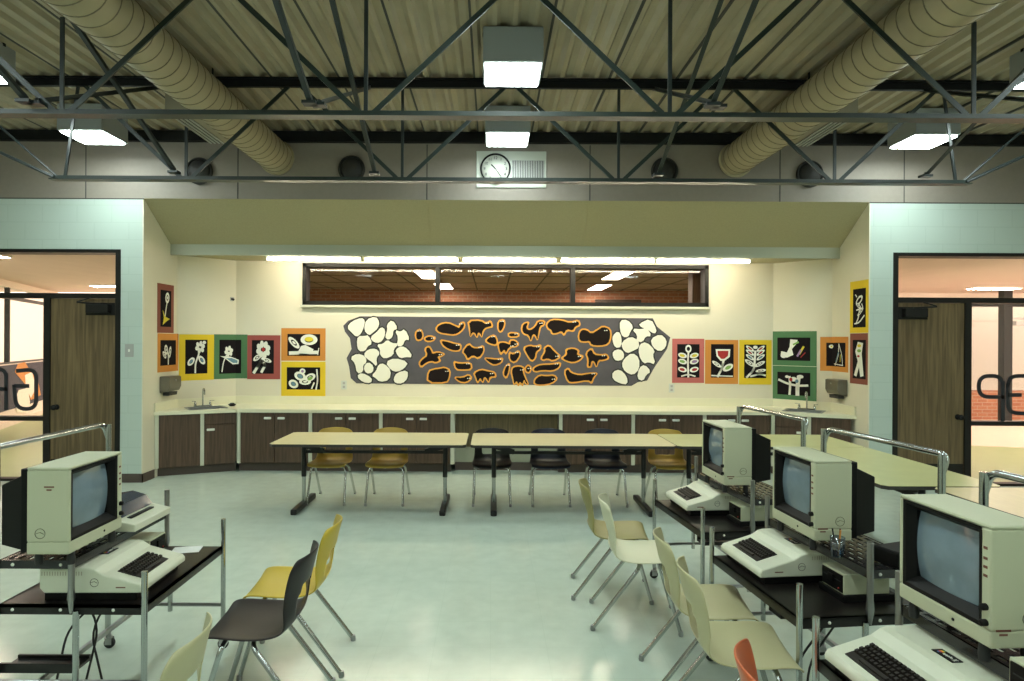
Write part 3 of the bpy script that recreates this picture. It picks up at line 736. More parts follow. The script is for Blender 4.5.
def ell(cx, cy, rx, ry, rot=0, n=16):
    return [(cx + cos(rot)*rx*cos(a) - sin(rot)*ry*sin(a), cy + sin(rot)*rx*cos(a) + cos(rot)*ry*sin(a)) for a in [2*pi*i/n for i in range(n)]]
W, BL, RD, YE, GR, VI = 'chalk_white', 'chalk_blue', 'chalk_red', 'chalk_yellow', 'chalk_green', 'chalk_violet'
def poster(outer, inner, paper, label, art):
    (xa, ya, xb, yb_), (ia, ja, ib, jb) = outer, inner
    u0, hA = ray_u(xa, ya); u1, hB = ray_u(xb, ya); _, l0 = ray_u(xa, yb_); _, l1 = ray_u(xb, yb_)
    h1, h0 = (hA+hB)/2, (l0+l1)/2
    v0, _ = ray_u(ia, ja); v1, _ = ray_u(ib, ja)
    g1 = h1 - (ja-ya)/(yb_-ya)*(h1-h0); g0 = h1 - (jb-ya)/(yb_-ya)*(h1-h0)
    base = wallmap((u0+u1)/2, h0, 0)
    t = thing('paper_picture', label, 'picture', base, 0, 'chalk drawings on coloured paper')
    loc = lambda mb: [tuple(Vector(p) - base) for p in mb.v]
    b = MB(); sheet(b, u0, u1, h0, h1, .0005, .003); b.v = loc(b); b.build('mount', paper, t)
    b = MB(); sheet(b, v0, v1, g0, g1, .003, .0045); b.v = loc(b); b.build('black_sheet', 'paper_black', t)
    kreal = MB(); H = g1-g0; Wd = v1-v0
    def mp(x, y, o): return wallmap(v0 + x*Wd, g0 + y*H, o) - base
    xcs = [(c-v0)/Wd for c in CUM[1:-1] if v0 < c < v1]
    def clip(p, xc, sg):
        o = []
        for i in range(len(p)):
            a_, b_ = p[i-1], p[i]; ia_, ib_ = (a_[0]-xc)*sg >= 0, (b_[0]-xc)*sg >= 0
            if ia_ != ib_:
                t_ = (xc-a_[0])/(b_[0]-a_[0]); o.append((xc + sg*1e-4, a_[1] + t_*(b_[1]-a_[1])))
            if ib_: o.append(b_)
        return o
    class KK:
        def prism(self, p, a_, b_, f, m_):
            for q_ in ([clip(p, xcs[0], -1), clip(p, xcs[0], 1)] if xcs else [p]):
                if len(q_) > 2: kreal.prism(q_, a_, b_, f, m_)
    lev = .0050; k = KK()
    for item in art:
        lev += .0002
        if item[0] == 'E':
            _, m, cx, cy, rx, ry, rot = item; rx_ = rx
            poly = [(cx + (px_-cx)*1.0, py_) for px_, py_ in ell(cx, cy, rx, ry, rot)]
            k.prism(poly, .0046, lev, mp, m)
            if m == W and max(rx, ry) > .13:
                k.prism(ell(cx, cy, rx*.52, ry*.52, rot), .0046, lev + .0001, mp, 'paper_black')
                k.prism(ell(cx, cy, rx*.34, ry*.30, rot), .0046, lev + .00015, mp, m)
        elif item[0] == 'P':
            k.prism(item[2], .0046, lev, mp, item[1])
        else:
            _, m, w, pts = item
            P3 = [Vector((x*Wd, y*H, 0)) for x, y in pts]
            P3 = fillet(P3, .05, 4) if len(P3) > 2 else P3
            ww = w*.8*min(Wd, H)
            for a, b2 in zip(P3, P3[1:]):
                dd = (b2-a)
                if dd.length < 1e-5: continue
                dd.normalize(); nn_ = Vector((-dd.y, dd.x, 0))*ww/2; e = dd*ww*.3
                q = [a-e+nn_, a-e-nn_, b2+e-nn_, b2+e+nn_]
                k.prism([(p.x/Wd, p.y/H) for p in q], .0046, lev, mp, m)
    kreal.build('chalk_drawing', W, t)
def flower(cx, cy, r, n, m, w=.5): return [('E', m, cx + cos(2*pi*i/n+.3)*r, cy + sin(2*pi*i/n+.3)*r*.75, r*w, r*w*.8, 2*pi*i/n) for i in range(n)]
K3 = lambda x, y: (140 + x/4.865, 260 + y/4.865); K4 = lambda x, y: (660 + x/4.2545, 260 + y/4.2545)
def bx3(a, b, c, d_): return (*K3(a, b), *K3(c, d_))
def bx4(a, b, c, d_): return (*K4(a, b), *K4(c, d_))
poster(bx3(84, 118, 164, 355), bx3(99, 148, 151, 325), 'paper_brick', 'tall red-brown picture of a white bud, uppermost on the left return wall',
    [('L', W, .10, [(.62, .72), (.5, .5), (.4, .25)]), ('E', W, .62, .80, .19, .15, .2), ('P', YE, [(.2, .45), (.42, .28), (.85, .22), (.5, .14), (.2, .05), (.3, .25)])])
poster(bx3(85, 358, 187, 543), bx3(98, 390, 173, 512), 'paper_orange', 'orange picture of a white tulip, below the tall red-brown picture on the left',
    [('L', W, .10, [(.5, .05), (.5, .4), (.42, .6)]), ('E', W, .36, .62, .11, .2, .15), ('E', W, .60, .52, .08, .24, -.2), ('E', W, .25, .42, .08, .17, .6)])
poster(bx3(190, 362, 360, 585), bx3(220, 388, 328, 553), 'paper_yellow', 'yellow-mounted picture of a white branching flower, on the left splayed wall',
    [('L', W, .09, [(.45, .03), (.45, .3), (.62, .6), (.6, .75)])] + flower(.66, .78, .14, 6, W, .6) + [('E', W, .26, .36, .18, .10, .5), ('E', BL, .26, .36, .09, .04, .5), ('E', W, .74, .40, .18, .10, -.6), ('E', BL, .75, .40, .08, .04, -.6), ('E', W, .85, .92, .08, .05, 0)])
poster(bx3(360, 362, 523, 578), bx3(386, 388, 493, 553), 'paper_green', 'green-mounted picture of a white flower with a blue leaf, folded across the left wall corner',
    [('L', W, .06, [(.12, .06), (.18, .35), (.32, .55)])] + flower(.42, .66, .12, 6, W, .65) + [('P', W, [(.03, .52), (.5, .50), (.9, .40), (.88, .28), (.6, .27), (.25, .45)]), ('P', BL, [(.3, .45), (.55, .46), (.84, .38), (.82, .31), (.62, .31)])])
poster(bx3(523, 366, 683, 580), bx3(545, 390, 652, 553), 'paper_red', 'red-mounted picture of a white flower, on the back wall between green and orange mounts',
    [('L', W, .16, [(.1, .03), (.35, .3), (.55, .5)])] + flower(.52, .72, .22, 8, W, .5) + [('E', W, .25, .48, .2, .08, .4), ('E', W, .7, .40, .2, .06, -.2), ('L', W, .14, [(.45, .05), (.6, .25), (.55, .32)]), ('E', RD, .52, .72, .07, .06, 0)])
poster(bx3(688, 332, 903, 490), bx3(718, 360, 877, 466), 'paper_orange', 'orange-mounted picture of a big white bloom, above the yellow mount left of the mural',
    [('E', W, .2, .6, .11, .3, .5), ('E', W, .66, .74, .26, .25, 0), ('E', YE, .66, .76, .13, .11, 0), ('L', W, .2, [(.08, .12), (.5, .14), (.9, .16)]), ('P', W, [(.3, .12), (.42, .45), (.55, .5), (.8, .3), (.75, .08)]), ('L', W, .05, [(.93, .05), (.96, .35)])])
poster(bx3(688, 495, 903, 662), bx3(715, 522, 877, 630), 'paper_yellow', 'yellow-mounted picture of white petals, below the orange mount left of the mural',
    [('E', W, .2, .25, .14, .2, .3), ('E', BL, .2, .25, .06, .1, .3), ('E', W, .4, .6, .16, .22, .5), ('E', BL, .4, .6, .07, .1, .5), ('E', W, .55, .35, .18, .14, 0), ('E', W, .7, .55, .14, .2, -.6), ('E', GR, .7, .5, .06, .1, -.6), ('E', W, .47, .82, .09, .13, 0), ('E', VI, .47, .82, .04, .06, 0), ('L', W, .08, [(.88, .02), (.93, .4), (.9, .9)]), ('L', W, .08, [(.75, .05), (.82, .3)])])
poster(bx4(52, 335, 188, 523), bx4(73, 358, 168, 500), 'paper_pink', 'red-pink mounted picture of a flower with rows of leaves, just right of the mural',
    [('L', W, .10, [(.5, .02), (.48, .5), (.5, .75)]), ('E', W, .5, .86, .14, .12, 0), ('E', 'paper_black', .5, .87, .06, .05, 0)] + [q for s in (-1, 1) for yy, cc in ((.66, YE), (.48, VI if s > 0 else GR), (.24, RD)) for q in (('E', W, .5+s*.26, yy, .20, .08, s*.15), ('E', cc, .5+s*.28, yy, .12, .04, s*.15))] + [('L', W, .08, [(.2, .04), (.5, .10), (.8, .04)])])
poster(bx4(192, 340, 333, 527), bx4(217, 358, 313, 500), 'paper_orange', 'orange-mounted picture of a red tulip, second picture right of the mural',
    [('L', W, .12, [(.3, .03), (.5, .3), (.56, .55)]), ('P', W, [(.2, .85), (.85, .85), (.83, .62), (.6, .50), (.42, .50), (.24, .64)]), ('P', RD, [(.28, .80), (.77, .80), (.75, .65), (.58, .56), (.45, .56), (.31, .66)]), ('E', W, .25, .4, .22, .06, -.4), ('E', W, .75, .3, .24, .10, .3), ('E', GR, .76, .3, .14, .05, .3), ('L', W, .07, [(.03, .06), (.4, .05), (.95, .04)])])
poster(bx4(337, 340, 475, 530), bx4(358, 360, 452, 502), 'paper_yellow', 'yellow-mounted picture of a many-petalled white plant, third picture right of the mural',
    [('L', W, .12, [(.12, .02), (.45, .25), (.5, .8)])] + [q for yy in (.88, .76, .62) for s in (-1, 1) for q in (('E', W, .5+s*.24, yy, .2, .055, s*.4), ('E', (BL if yy < .7 else RD), .5+s*.25, yy, .10, .022, s*.4))] + [('E', W, .25, .45, .24, .07, -.4), ('E', W, .7, .42, .25, .06, .3), ('E', W, .75, .22, .24, .05, .1), ('L', W, .10, [(.3, .05), (.7, .12), (.95, .08)]), ('E', W, .5, .92, .1, .05, 0)])
poster(bx4(480, 303, 667, 450), bx4(500, 330, 640, 428), 'paper_green', 'upper of the two green mounts on the right splayed wall, white curled figure',
    [('P', W, [(.1, .2), (.3, .12), (.5, .25), (.45, .5), (.6, .75), (.62, .9), (.4, .92), (.38, .6), (.3, .35), (.12, .4)]), ('L', YE, .10, [(.68, .3), (.8, .6)]), ('L', VI, .10, [(.62, .2), (.72, .45)]), ('L', GR, .09, [(.5, .7), (.64, .8)]), ('L', RD, .05, [(.72, .15), (.85, .35)]), ('E', W, .2, .22, .1, .12, 0)])
poster(bx4(480, 452, 667, 597), bx4(500, 478, 640, 575), 'paper_green', 'lower of the two green mounts on the right splayed wall, above the right faucet',
    [('L', W, .12, [(.38, .03), (.4, .4), (.38, .8)]), ('L', W, .2, [(.62, .03), (.62, .4), (.66, .8)]), ('L', W, .12, [(.05, .65), (.3, .5), (.6, .42), (.92, .45)]), ('E', W, .5, .7, .1, .1, 0), ('E', RD, .42, .68, .05, .08, 0), ('E', BL, .6, .62, .05, .08, 0), ('E', W, .7, .82, .1, .08, 0), ('E', W, .3, .8, .06, .06, 0)])
poster(bx4(682, 327, 802, 475), bx4(708, 352, 790, 453), 'paper_orange', 'orange-mounted picture with a small sun, above the right towel dispenser',
    [('E', W, .18, .84, .1, .08, 0), ('E', YE, .18, .84, .05, .04, 0), ('L', W, .06, [(.4, .05), (.6, .5), (.62, .95)]), ('L', W, .05, [(.62, .95), (.8, .5), (.85, .05)]), ('L', W, .05, [(.35, .1), (.6, .08), (.85, .06)]), ('L', BL, .07, [(.45, .2), (.6, .6)]), ('L', YE, .04, [(.7, .2), (.72, .5)])])
poster(bx4(810, 88, 888, 310), bx4(823, 122, 877, 287), 'paper_yellow', 'tall yellow-mounted picture, uppermost on the right return wall',
    [('L', W, .09, [(.25, .1), (.5, .3), (.5, .8)]), ('E', W, .5, .7, .28, .10, .3), ('E', 'paper_black', .5, .7, .18, .05, .3), ('L', W, .08, [(.3, .45), (.8, .5), (.7, .6)]), ('L', W, .08, [(.2, .85), (.3, .8)]), ('E', W, .6, .40, .25, .05, .4), ('L', W, .08, [(.15, .1), (.5, .12), (.9, .3)]), ('E', W, .45, .56, .2, .05, -.3)])
poster(bx4(810, 312, 885, 528), bx4(822, 340, 877, 505), 'paper_brick', 'tall red-brown picture below the yellow mount on the right return wall',
    [('P', W, [(.1, .08), (.4, .45), (.2, .7), (.4, .95), (.8, .92), (.7, .65), (.85, .08), (.6, .05), (.5, .3), (.3, .05)]), ('E', YE, .5, .85, .15, .04, 0), ('E', GR, .5, .72, .15, .04, 0), ('E', RD, .45, .58, .1, .03, 0)])

# mural with paper cutouts
Q5 = lambda x, y: (340 + x/6.0235, 305 + y/6.0235); Q6 = lambda x, y: (510 + x/6.0235, 305 + y/6.0235)
def wxz(p): return unp(p[0], p[1], YB)
mo = [Q5(*p) for p in ((20, 125), (50, 95), (120, 68))] + [Q6(*p) for p in ((860, 80), (885, 130), (965, 195), (945, 265), (870, 375), (825, 455), (770, 465), (730, 487))] + [Q5(*p) for p in ((100, 472), (65, 440), (55, 370), (40, 320), (70, 265), (60, 200), (30, 160))]
bxw, bzw = wxz((506, 384))
mural = thing('paper_mural', 'long dark paper mural of orange-edged animals and white cutouts on back wall', 'mural', (bxw, YB, bzw))
mm = lambda x, y, o: (x - bxw, -o, y - bzw)
MB().prism([wxz(p) for p in mo], .0005, .004, mm).build('backing_paper', 'mural_slate', mural)
def orient(p):
    a = sum(p[i][0]*p[(i+1) % len(p)][1] - p[(i+1) % len(p)][0]*p[i][1] for i in range(len(p)))
    return p if a > 0 else p[::-1]
def grow(p, dd):
    p = orient(p); n = len(p); o = []
    for i in range(n):
        a, b, c = Vector(p[i-1]), Vector(p[i]), Vector(p[(i+1) % n])
        n1 = Vector(((b-a).y, -(b-a).x)).normalized(); n2 = Vector(((c-b).y, -(c-b).x)).normalized(); q = n1+n2
        if q.length < .3: q = n1*1.0
        else: q = q/max(q.length**2/2, .5)
        o.append((b.x + q.x*dd, b.y + q.y*dd))
    return o
def smooth(p, it=1):
    for _ in range(it):
        q = []
        for i in range(len(p)):
            a, b = p[i], p[(i+1) % len(p)]
            q += [(a[0]*.75+b[0]*.25, a[1]*.75+b[1]*.25), (a[0]*.25+b[0]*.75, a[1]*.25+b[1]*.75)]
        p = q
    return p
whL = [[(45,135),(75,100),(130,80),(148,95),(140,135),(125,170),(100,190),(75,165)],[(160,90),(215,72),(235,105),(225,140),(195,165),(175,180),(148,150)],[(185,195),(225,165),(250,135),(270,150),(265,195),(240,225),(205,222)],
[(285,120),(315,92),(345,140),(318,150),(315,190),(290,208),(275,190),(290,150)],[(335,155),(365,165),(390,148),(418,208),(390,205),(375,245),(345,245),(355,195)],[(110,190),(150,190),(170,185),(192,232),(165,245),(150,275),(115,275),(105,235)],
[(225,240),(260,238),(285,212),(310,232),(350,235),(320,265),(320,300),(270,322),(245,300),(245,265)],[(338,270),(370,250),(405,265),(435,312),(395,310),(365,318),(345,295)],[(145,300),(170,270),(215,265),(238,290),(215,320),(222,368),(195,340),(170,325)],
[(65,318),(105,295),(150,310),(158,345),(135,360),(138,400),(105,410),(95,350)],[(145,375),(170,345),(200,370),(195,405),(160,410)],[(278,345),(330,322),(408,345),(385,380),(345,400),(310,390)],
[(195,425),(220,400),(235,360),(265,355),(305,395),(295,450),(240,460),(215,435)],[(105,430),(130,410),(190,440),(185,468),(140,462)],[(325,445),(345,410),(405,395),(405,440),(375,470),(335,468)]]
whR = [[(665,95),(705,92),(740,130),(720,160),(710,190),(680,190),(665,150)],[(780,115),(845,85),(880,150),(870,172),(830,145),(790,130)],[(738,145),(790,150),(820,140),(850,185),(815,185),(795,222),(765,215),(770,180)],[(850,205),(905,178),(940,210),(935,255),(900,278),(860,250)],
[(622,185),(650,160),(668,190),(668,250),(635,255),(620,215)],[(675,225),(725,192),(770,215),(775,255),(735,275),(705,288),(678,260)],[(780,240),(820,225),(870,275),(855,300),(872,355),(835,340),(805,350),(778,300)],[(622,280),(660,268),(684,290),(680,325),(640,335),(622,310)],
[(690,325),(735,290),(775,320),(775,385),(740,420),(695,400),(675,360)],[(620,405),(660,390),(700,430),(705,475),(665,470),(620,445)],[(780,380),(810,362),(845,400),(815,420),(800,455),(768,440)]]
for polys_, Q in ((whL, Q5), (whR, Q6)):
    for p in polys_:
        w = orient(smooth([wxz(Q(*q)) for q in p])); w = grow(w, .008)
        o = MB().prism(grow(w, .018), .004, .0045, mm).build('white_cutout', 'mural_dark', mural)
        b = MB().prism(w, .0045, .006, mm).build('white_shape', 'cut_white', o)
anL = [[(580,145),(600,118),(650,108),(700,130),(720,140),(728,112),(745,108),(748,130),(725,160),(690,178),(640,172),(600,165)],
[(775,98),(850,95),(880,118),(905,100),(915,128),(890,132),(870,140),(855,165),(855,195),(845,170),(830,165),(825,195),(815,168),(795,165),(785,195),(785,150)],
[(462,160),(485,150),(498,180),(490,205),(468,210),(458,190)],[(512,200),(540,188),(570,198),(555,215),(520,215)],[(610,215),(650,222),(690,235),(725,240),(722,270),(690,275),(650,262),(620,240)],
[(740,280),(775,235),(800,260),(835,262),(860,250),(865,280),(835,320),(800,300),(770,325),(760,300)],
[(500,325),(530,305),(515,265),(535,252),(550,275),(555,295),(590,285),(625,295),(610,305),(585,310),(600,335),(575,345),(555,335),(520,345),(490,370),(480,350)],
[(690,345),(720,355),(785,350),(790,385),(740,388),(700,385)],[(530,465),(535,400),(570,388),(600,385),(630,378),(660,395),(655,440),(640,465)],[(690,435),(740,440),(775,422),(790,440),(760,465),(720,460)],
[(810,410),(850,390),(890,400),(930,408),(935,430),(900,430),(895,465),(880,435),(865,435),(860,465),(845,435),(830,465),(820,435)],[(870,320),(905,325),(945,330),(975,325),(970,345),(930,360),(900,345)],
[(880,215),(900,195),(930,185),(945,215),(940,240),(900,230)],[(955,100),(985,92),(990,120),(970,160),(955,150)],[(955,230),(990,225),(1024,240),(1040,230),(1050,245),(1015,255),(1000,290),(990,265),(970,290),(960,265)],[(985,415),(1000,370),(1020,355),(1015,400),(1000,435)]]
anR = [[(-5,170),(48,172),(48,188),(-5,190)],[(2,215),(30,215),(48,235),(30,250),(2,245)],[(0,290),(20,300),(50,280),(60,300),(30,345),(0,330)],
[(72,150),(80,115),(110,105),(95,140),(120,155),(155,130),(170,98),(205,100),(200,120),(180,125),(170,170),(165,215),(155,180),(135,175),(125,220),(115,180),(85,172)],
[(222,115),(250,90),(310,92),(360,110),(410,95),(418,120),(390,130),(380,155),(340,145),(325,175),(310,155),(280,170),(255,170),(250,150),(230,140)],
[(415,180),(430,150),(460,150),(490,175),(530,150),(560,130),(600,145),(605,190),(590,235),(540,245),(490,240),(480,215),(450,220),(420,215)],
[(85,260),(120,245),(150,255),(180,245),(180,265),(155,280),(150,320),(130,335),(105,300)],[(190,320),(215,280),(210,260),(235,245),(265,280),(300,310),(260,335),(225,320),(200,330)],
[(315,320),(345,300),(340,270),(380,262),(410,275),(400,300),(435,310),(420,330),(380,345),(340,335)],[(460,290),(490,265),(505,300),(550,305),(580,300),(590,320),(560,330),(530,330),(520,375),(510,340),(490,335),(485,370),(470,370),(475,330)],
[(140,385),(170,365),(210,360),(250,360),(300,350),(295,375),(255,395),(200,390),(150,400)],[(150,450),(180,425),(220,430),(265,425),(280,445),(250,470),(190,480),(150,475)],
[(330,400),(350,385),(365,410),(420,425),(470,415),(525,410),(500,435),(490,465),(470,450),(380,465),(350,460)],
[(10,400),(20,375),(60,370),(80,380),(75,400),(90,440),(110,478),(95,470),(85,445),(75,478),(60,460),(50,478),(40,455),(25,478),(20,440)],[(95,380),(110,365),(125,380),(115,405),(98,400)]]
lv = 0
for polys_, Q in ((anL, Q5), (anR, Q6)):
    for p in polys_:
        lv = (lv + 1) % 4
        w = orient([wxz(Q(*q)) for q in p]); z0_ = .0042 + lv*.0004
        o = MB().prism(smooth(grow(w, .020)), .004, z0_ + .0004, mm).build('animal_cutout', 'cut_orange', mural)
        b = MB().prism(smooth(w), z0_ + .0004, z0_ + .0022, mm)
        b.build('animal_silhouette', 'cut_black', o)
        xs = [q[0] for q in w]; 
        ex = max(w, key=lambda q: q[0] + q[1]*.6)
        cxm = sum(xs)/len(xs); czm = sum(q[1] for q in w)/len(w)
        ep = (ex[0]*.82 + cxm*.18, ex[1]*.82 + czm*.18)
        e = MB().prism(ell(ep[0], ep[1], .010, .007), z0_+.0022, z0_+.003, mm); e.prism(ell(ep[0]-.028, ep[1]-.003, .009, .006), z0_+.0022, z0_+.003, mm); e.build('eyes', 'chalk_white', o)

# small wall fittings
def plate_on_wall(name, label, cat, px, py, w, h, m, parts):
    u, hz = ray_u(px, py); p = wallmap(u, hz, 0); q = wallmap(u+.01, hz, 0); a = atan2(q.y-p.y, q.x-p.x)
    t = thing(name, label, cat, p, a)
    MB().box((-w/2, -.006, -h/2), (w/2, 0, h/2)).build('cover_plate', m, t, .002)
    parts(t); return t
def outlet_parts(t):
    for z in (-.025, .025): MB().box((-.016, -.009, z-.016), (.016, -.006, z+.016)).build('socket', 'plate_grey', t, .003)
plate_on_wall('wall_outlet', 'pale wall outlet below the left end of the mural', 'outlet', 344, 385, .075, .12, 'plate_pale', outlet_parts)['group'] = 'wall outlets'
plate_on_wall('wall_outlet', 'pale wall outlet below the right end of the mural', 'outlet', 671.5, 388, .075, .12, 'plate_pale', outlet_parts)['group'] = 'wall outlets'
X, Z = unp(129.5, 350.5, YW); t = thing('light_switch', 'grey light switch plate on the wing wall right of the left door', 'light switch', (X, YW, Z))
MB().box((-.05, -.006, -.075), (.05, 0, .075)).build('cover_plate', 'plate_grey', t, .002); MB().box((-.008, -.014, -.015), (.008, -.006, .015)).build('toggle', 'pull_white', t)
def sensor(t): MB().tube([(0, -.006, 0), (0, -.05, -.01)], .016, 10).build('sensor_head', 'black_paint', t)
plate_on_wall('wall_sensor', 'tiny dark knob high in the left wall corner', 'sensor', 232, 299, .05, .05, 'plate_grey', sensor)
def dispenser(X, Y, Z, rz, nm):
    t = thing('towel_dispenser', 'grey metal paper towel dispenser on the %s return wall above the counter' % nm, 'towel dispenser', (X, Y, Z), rz, 'towel dispensers')
    b = MB(); b.prism([(0, 0), (.10, .02), (.125, .07), (.125, .19), (.10, .20), (0, .20)], -.14, .14, lambda x, z, l: (x, l, z)); b.build('case', 'dispenser_grey', t, .006)
    b = MB(); b.prism([(.02, -.035), (.09, -.035), (.095, .008), (.02, .004)], -.1, .1, lambda x, z, l: (x, l, z)); b.build('paper_slot', 'vent_grey', t)
    MB().lathe([(.012, 0), (.012, .008), (0, .009)], 12, None, Matrix.Translation((.125, 0, .15)) @ Matrix.Rotation(pi/2, 4, 'Y')).build('lock', 'steel', t)
dispenser(XL, 7.66, 1.0, 0, 'left'); dispenser(XR, 7.72, 1.0, pi, 'right')

# ------------------------------------------------------------------ tables
def table(x0, x1, y0, y1, label, lam='table_lam', along='x'):
    cx, cy = (x0+x1)/2, (y0+y1)/2; lx, ly = (x1-x0), (y1-y0)
    rz = 0 if along == 'x' else pi/2
    a, b_ = (lx/2, ly/2) if along == 'x' else (ly/2, lx/2)
    t = thing('folding_table', label, 'table', (cx, cy, 0), rz, 'classroom tables')
    H = .682
    ch = .035
    poly = [(-a+ch, -b_), (a-ch, -b_), (a, -b_+ch), (a, b_-ch), (a-ch, b_), (-a+ch, b_), (-a, b_-ch), (-a, -b_+ch)]
    top = MB().prism(poly, H-.003, H, lambda x, y, l: (x, y, l)).build('tabletop', lam, t)
    MB().prism([(x*1.0, y) for x, y in poly], H-.028, H-.003, lambda x, y, l: (x, y, l)).build('edge_band', 'table_edge', top)
    for s in (-1, 1):
        xl = s*(a-.22)
        lg = MB(); lg.tube([(xl, 0, .30), (xl, 0, H-.03)], .024, 14); lg.bar((xl, -.25, H-.04), (xl, .25, H-.04), .04, .022)
        lg.bar((xl, 0, H-.07), (xl - s*.20, 0, H-.13), .03, .05)
        lo = lg.build('leg', 'black_paint', t)
        MB().tube([(xl, 0, .05), (xl, 0, .31)], .019, 14).build('lower_post', 'chrome', lo)
        MB().box((xl-.03, -.33, .0), (xl+.03, .33, .055)).build('foot_bar', 'black_paint', lo, .012)
    MB().bar((-a+.2, 0, H-.135), (a-.2, 0, H-.135), .025, .03).build('stretcher', 'black_paint', t)
    return t
TY0, TY1 = 5.79, 6.55
table(-2.085, -.24, TY0, TY1, 'long tan table, left one in the row facing the mural')
table(-.195, 1.735, TY0, TY1, 'long tan table, middle one in the row facing the mural')
table(1.745, 3.50, TY0, TY1, 'tan table, right one in the row, behind the farthest computer', 'table_lam_green')
table(2.68, 3.50, 4.23, 5.78, 'olive-topped table set lengthwise beside the right-hand door', 'table_lam_green', 'y')
table(2.98, 3.76, 2.42, 4.20, 'tan table at the right edge behind the nearest right-hand computer', 'table_lam', 'y')

# ------------------------------------------------------------------ chairs
def chair(m, label, loc, rz):
    t = thing('classroom_chair', label, 'chair', (*loc, 0), rz, 'moulded classroom chairs')
    # side profile (x forward, z up), widths
    prof = [(.152, .380, .188), (.147, .396, .194), (.115, .405, .200), (.06, .402, .204), (.0, .396, .208), (-.075, .392, .206), (-.13, .394, .20), (-.175, .403, .195), (-.207, .425, .19), (-.226, .46, .186), (-.236, .505, .184),
            (-.240, .545, .184), (-.245, .585, .188), (-.254, .63, .191), (-.265, .675, .187), (-.274, .708, .172), (-.280, .725, .14)]
    nv = 14; vs = []; nu = len(prof)
    for i, (x, z, w) in enumerate(prof):
        back = max(0, min(1, (z-.41)/.08)) if i > 6 else 0
        for j in range(nv+1):
            q = -1 + 2*j/nv
            c = q*q
            px_ = x + back*(.055*c - .012) ; pz = z + (1-back)*(.016*c**1.5 - .006)
            if i >= nu-2: pz -= .012*c
            vs.append((px_, q*w, pz))
    fs = []
    for i in range(nu-1):
        for j in range(nv):
            if 9 <= i <= 10 and 3 <= j <= nv-4: continue
            if i == 11 and 4 <= j <= nv-5: continue
            fs.append((i*(nv+1)+j, i*(nv+1)+j+1, (i+1)*(nv+1)+j+1, (i+1)*(nv+1)+j))
    b = MB(); b.add(vs, fs, None, True); o = b.build('seat_shell', m, t)
    s = o.modifiers.new('thick', 'SOLIDIFY'); s.thickness = .009; s.offset = 0
    q = o.modifiers.new('smooth', 'SUBSURF'); q.levels = 1; q.render_levels = 2
    for sx in (1, -1):
        for sy in (-1, 1):
            foot = (.165, sy*.187, .012) if sx > 0 else (-.325, sy*.187, .012)
            k = (.06, sy*.168, .372) if sx > 0 else (-.06, sy*.168, .372)
            pts = fillet([(k[0], sy*.06, .372), (k[0], sy*.175, .372), foot], .05, 5)
            l = MB().tube(pts, .0115, 10).build('leg', 'chrome', t)
            g = MB(); dv = (Vector(foot) - Vector(k)).normalized(); g.lathe([(.013, 0), (.015, .008), (.0135, .022), (.012, .03)], 12, None, Matrix.Translation((foot[0], foot[1], 0))); g.build('foot_glide', 'steel', l)
    b = MB(); b.box((-.09, -.12, .376), (.09, -.08, .386)); b.box((-.09, .08, .376), (.09, .12, .386)); b.bar((-.12, 0, .372), (.12, 0, .372), .02, .012); b.build('under_frame', 'steel', t)
    return t
FRONT = -pi/2   # facing the camera
def place(m, label, loc, rz): return chair(m, label, loc, rz)
def seat_at(px, Y): return unp(px, 460, Y)[0]
place('c_gold', 'yellow chair tucked behind the left table near its left leg', (seat_at(330, 6.355), 6.355), FRONT)
place('c_gold', 'yellow chair tucked behind the left table near its right leg', (seat_at(387, 6.355), 6.355), FRONT)
place('c_black', 'black chair behind the middle table, at its left leg', (seat_at(492, 6.355), 6.355), FRONT)
place('c_navy', 'dark navy chair behind the centre of the middle table', (seat_at(550, 6.355), 6.355), FRONT)
place('c_navy', 'dark navy chair behind the middle table, left of its right leg', (seat_at(605.5, 6.355), 6.355), FRONT)
place('c_gold', 'yellow chair behind the join of the middle and right tables', (seat_at(671, 6.355), 6.355), FRONT)
place('c_black', 'black chair in the left foreground with its back to the aisle', (-1.075, 2.785), pi + R(2))
place('c_yellow', 'mustard yellow chair just beyond the black chair on the left', (-1.07, 3.215), pi + R(4))
place('c_cream', 'cream chair at the bottom left edge, only its back showing', (-1.21, 1.99), pi + R(6))
place('c_olive', 'olive chair farthest up the right-hand row by the carts', (.875, 4.12), R(-7))
place('c_white', 'off-white chair between the olive chair and the cream pair on the right', (.935, 3.70), R(-8))
place('c_cream', 'farther of the two cream chairs at the right-hand carts', (1.085, 3.0), R(-7))
place('c_cream', 'nearer of the two cream chairs at the right-hand carts', (1.075, 2.578), R(-7))
place('c_orange', 'orange chair at the bottom edge by the nearest right cart', (1.015, 1.785), R(-15))

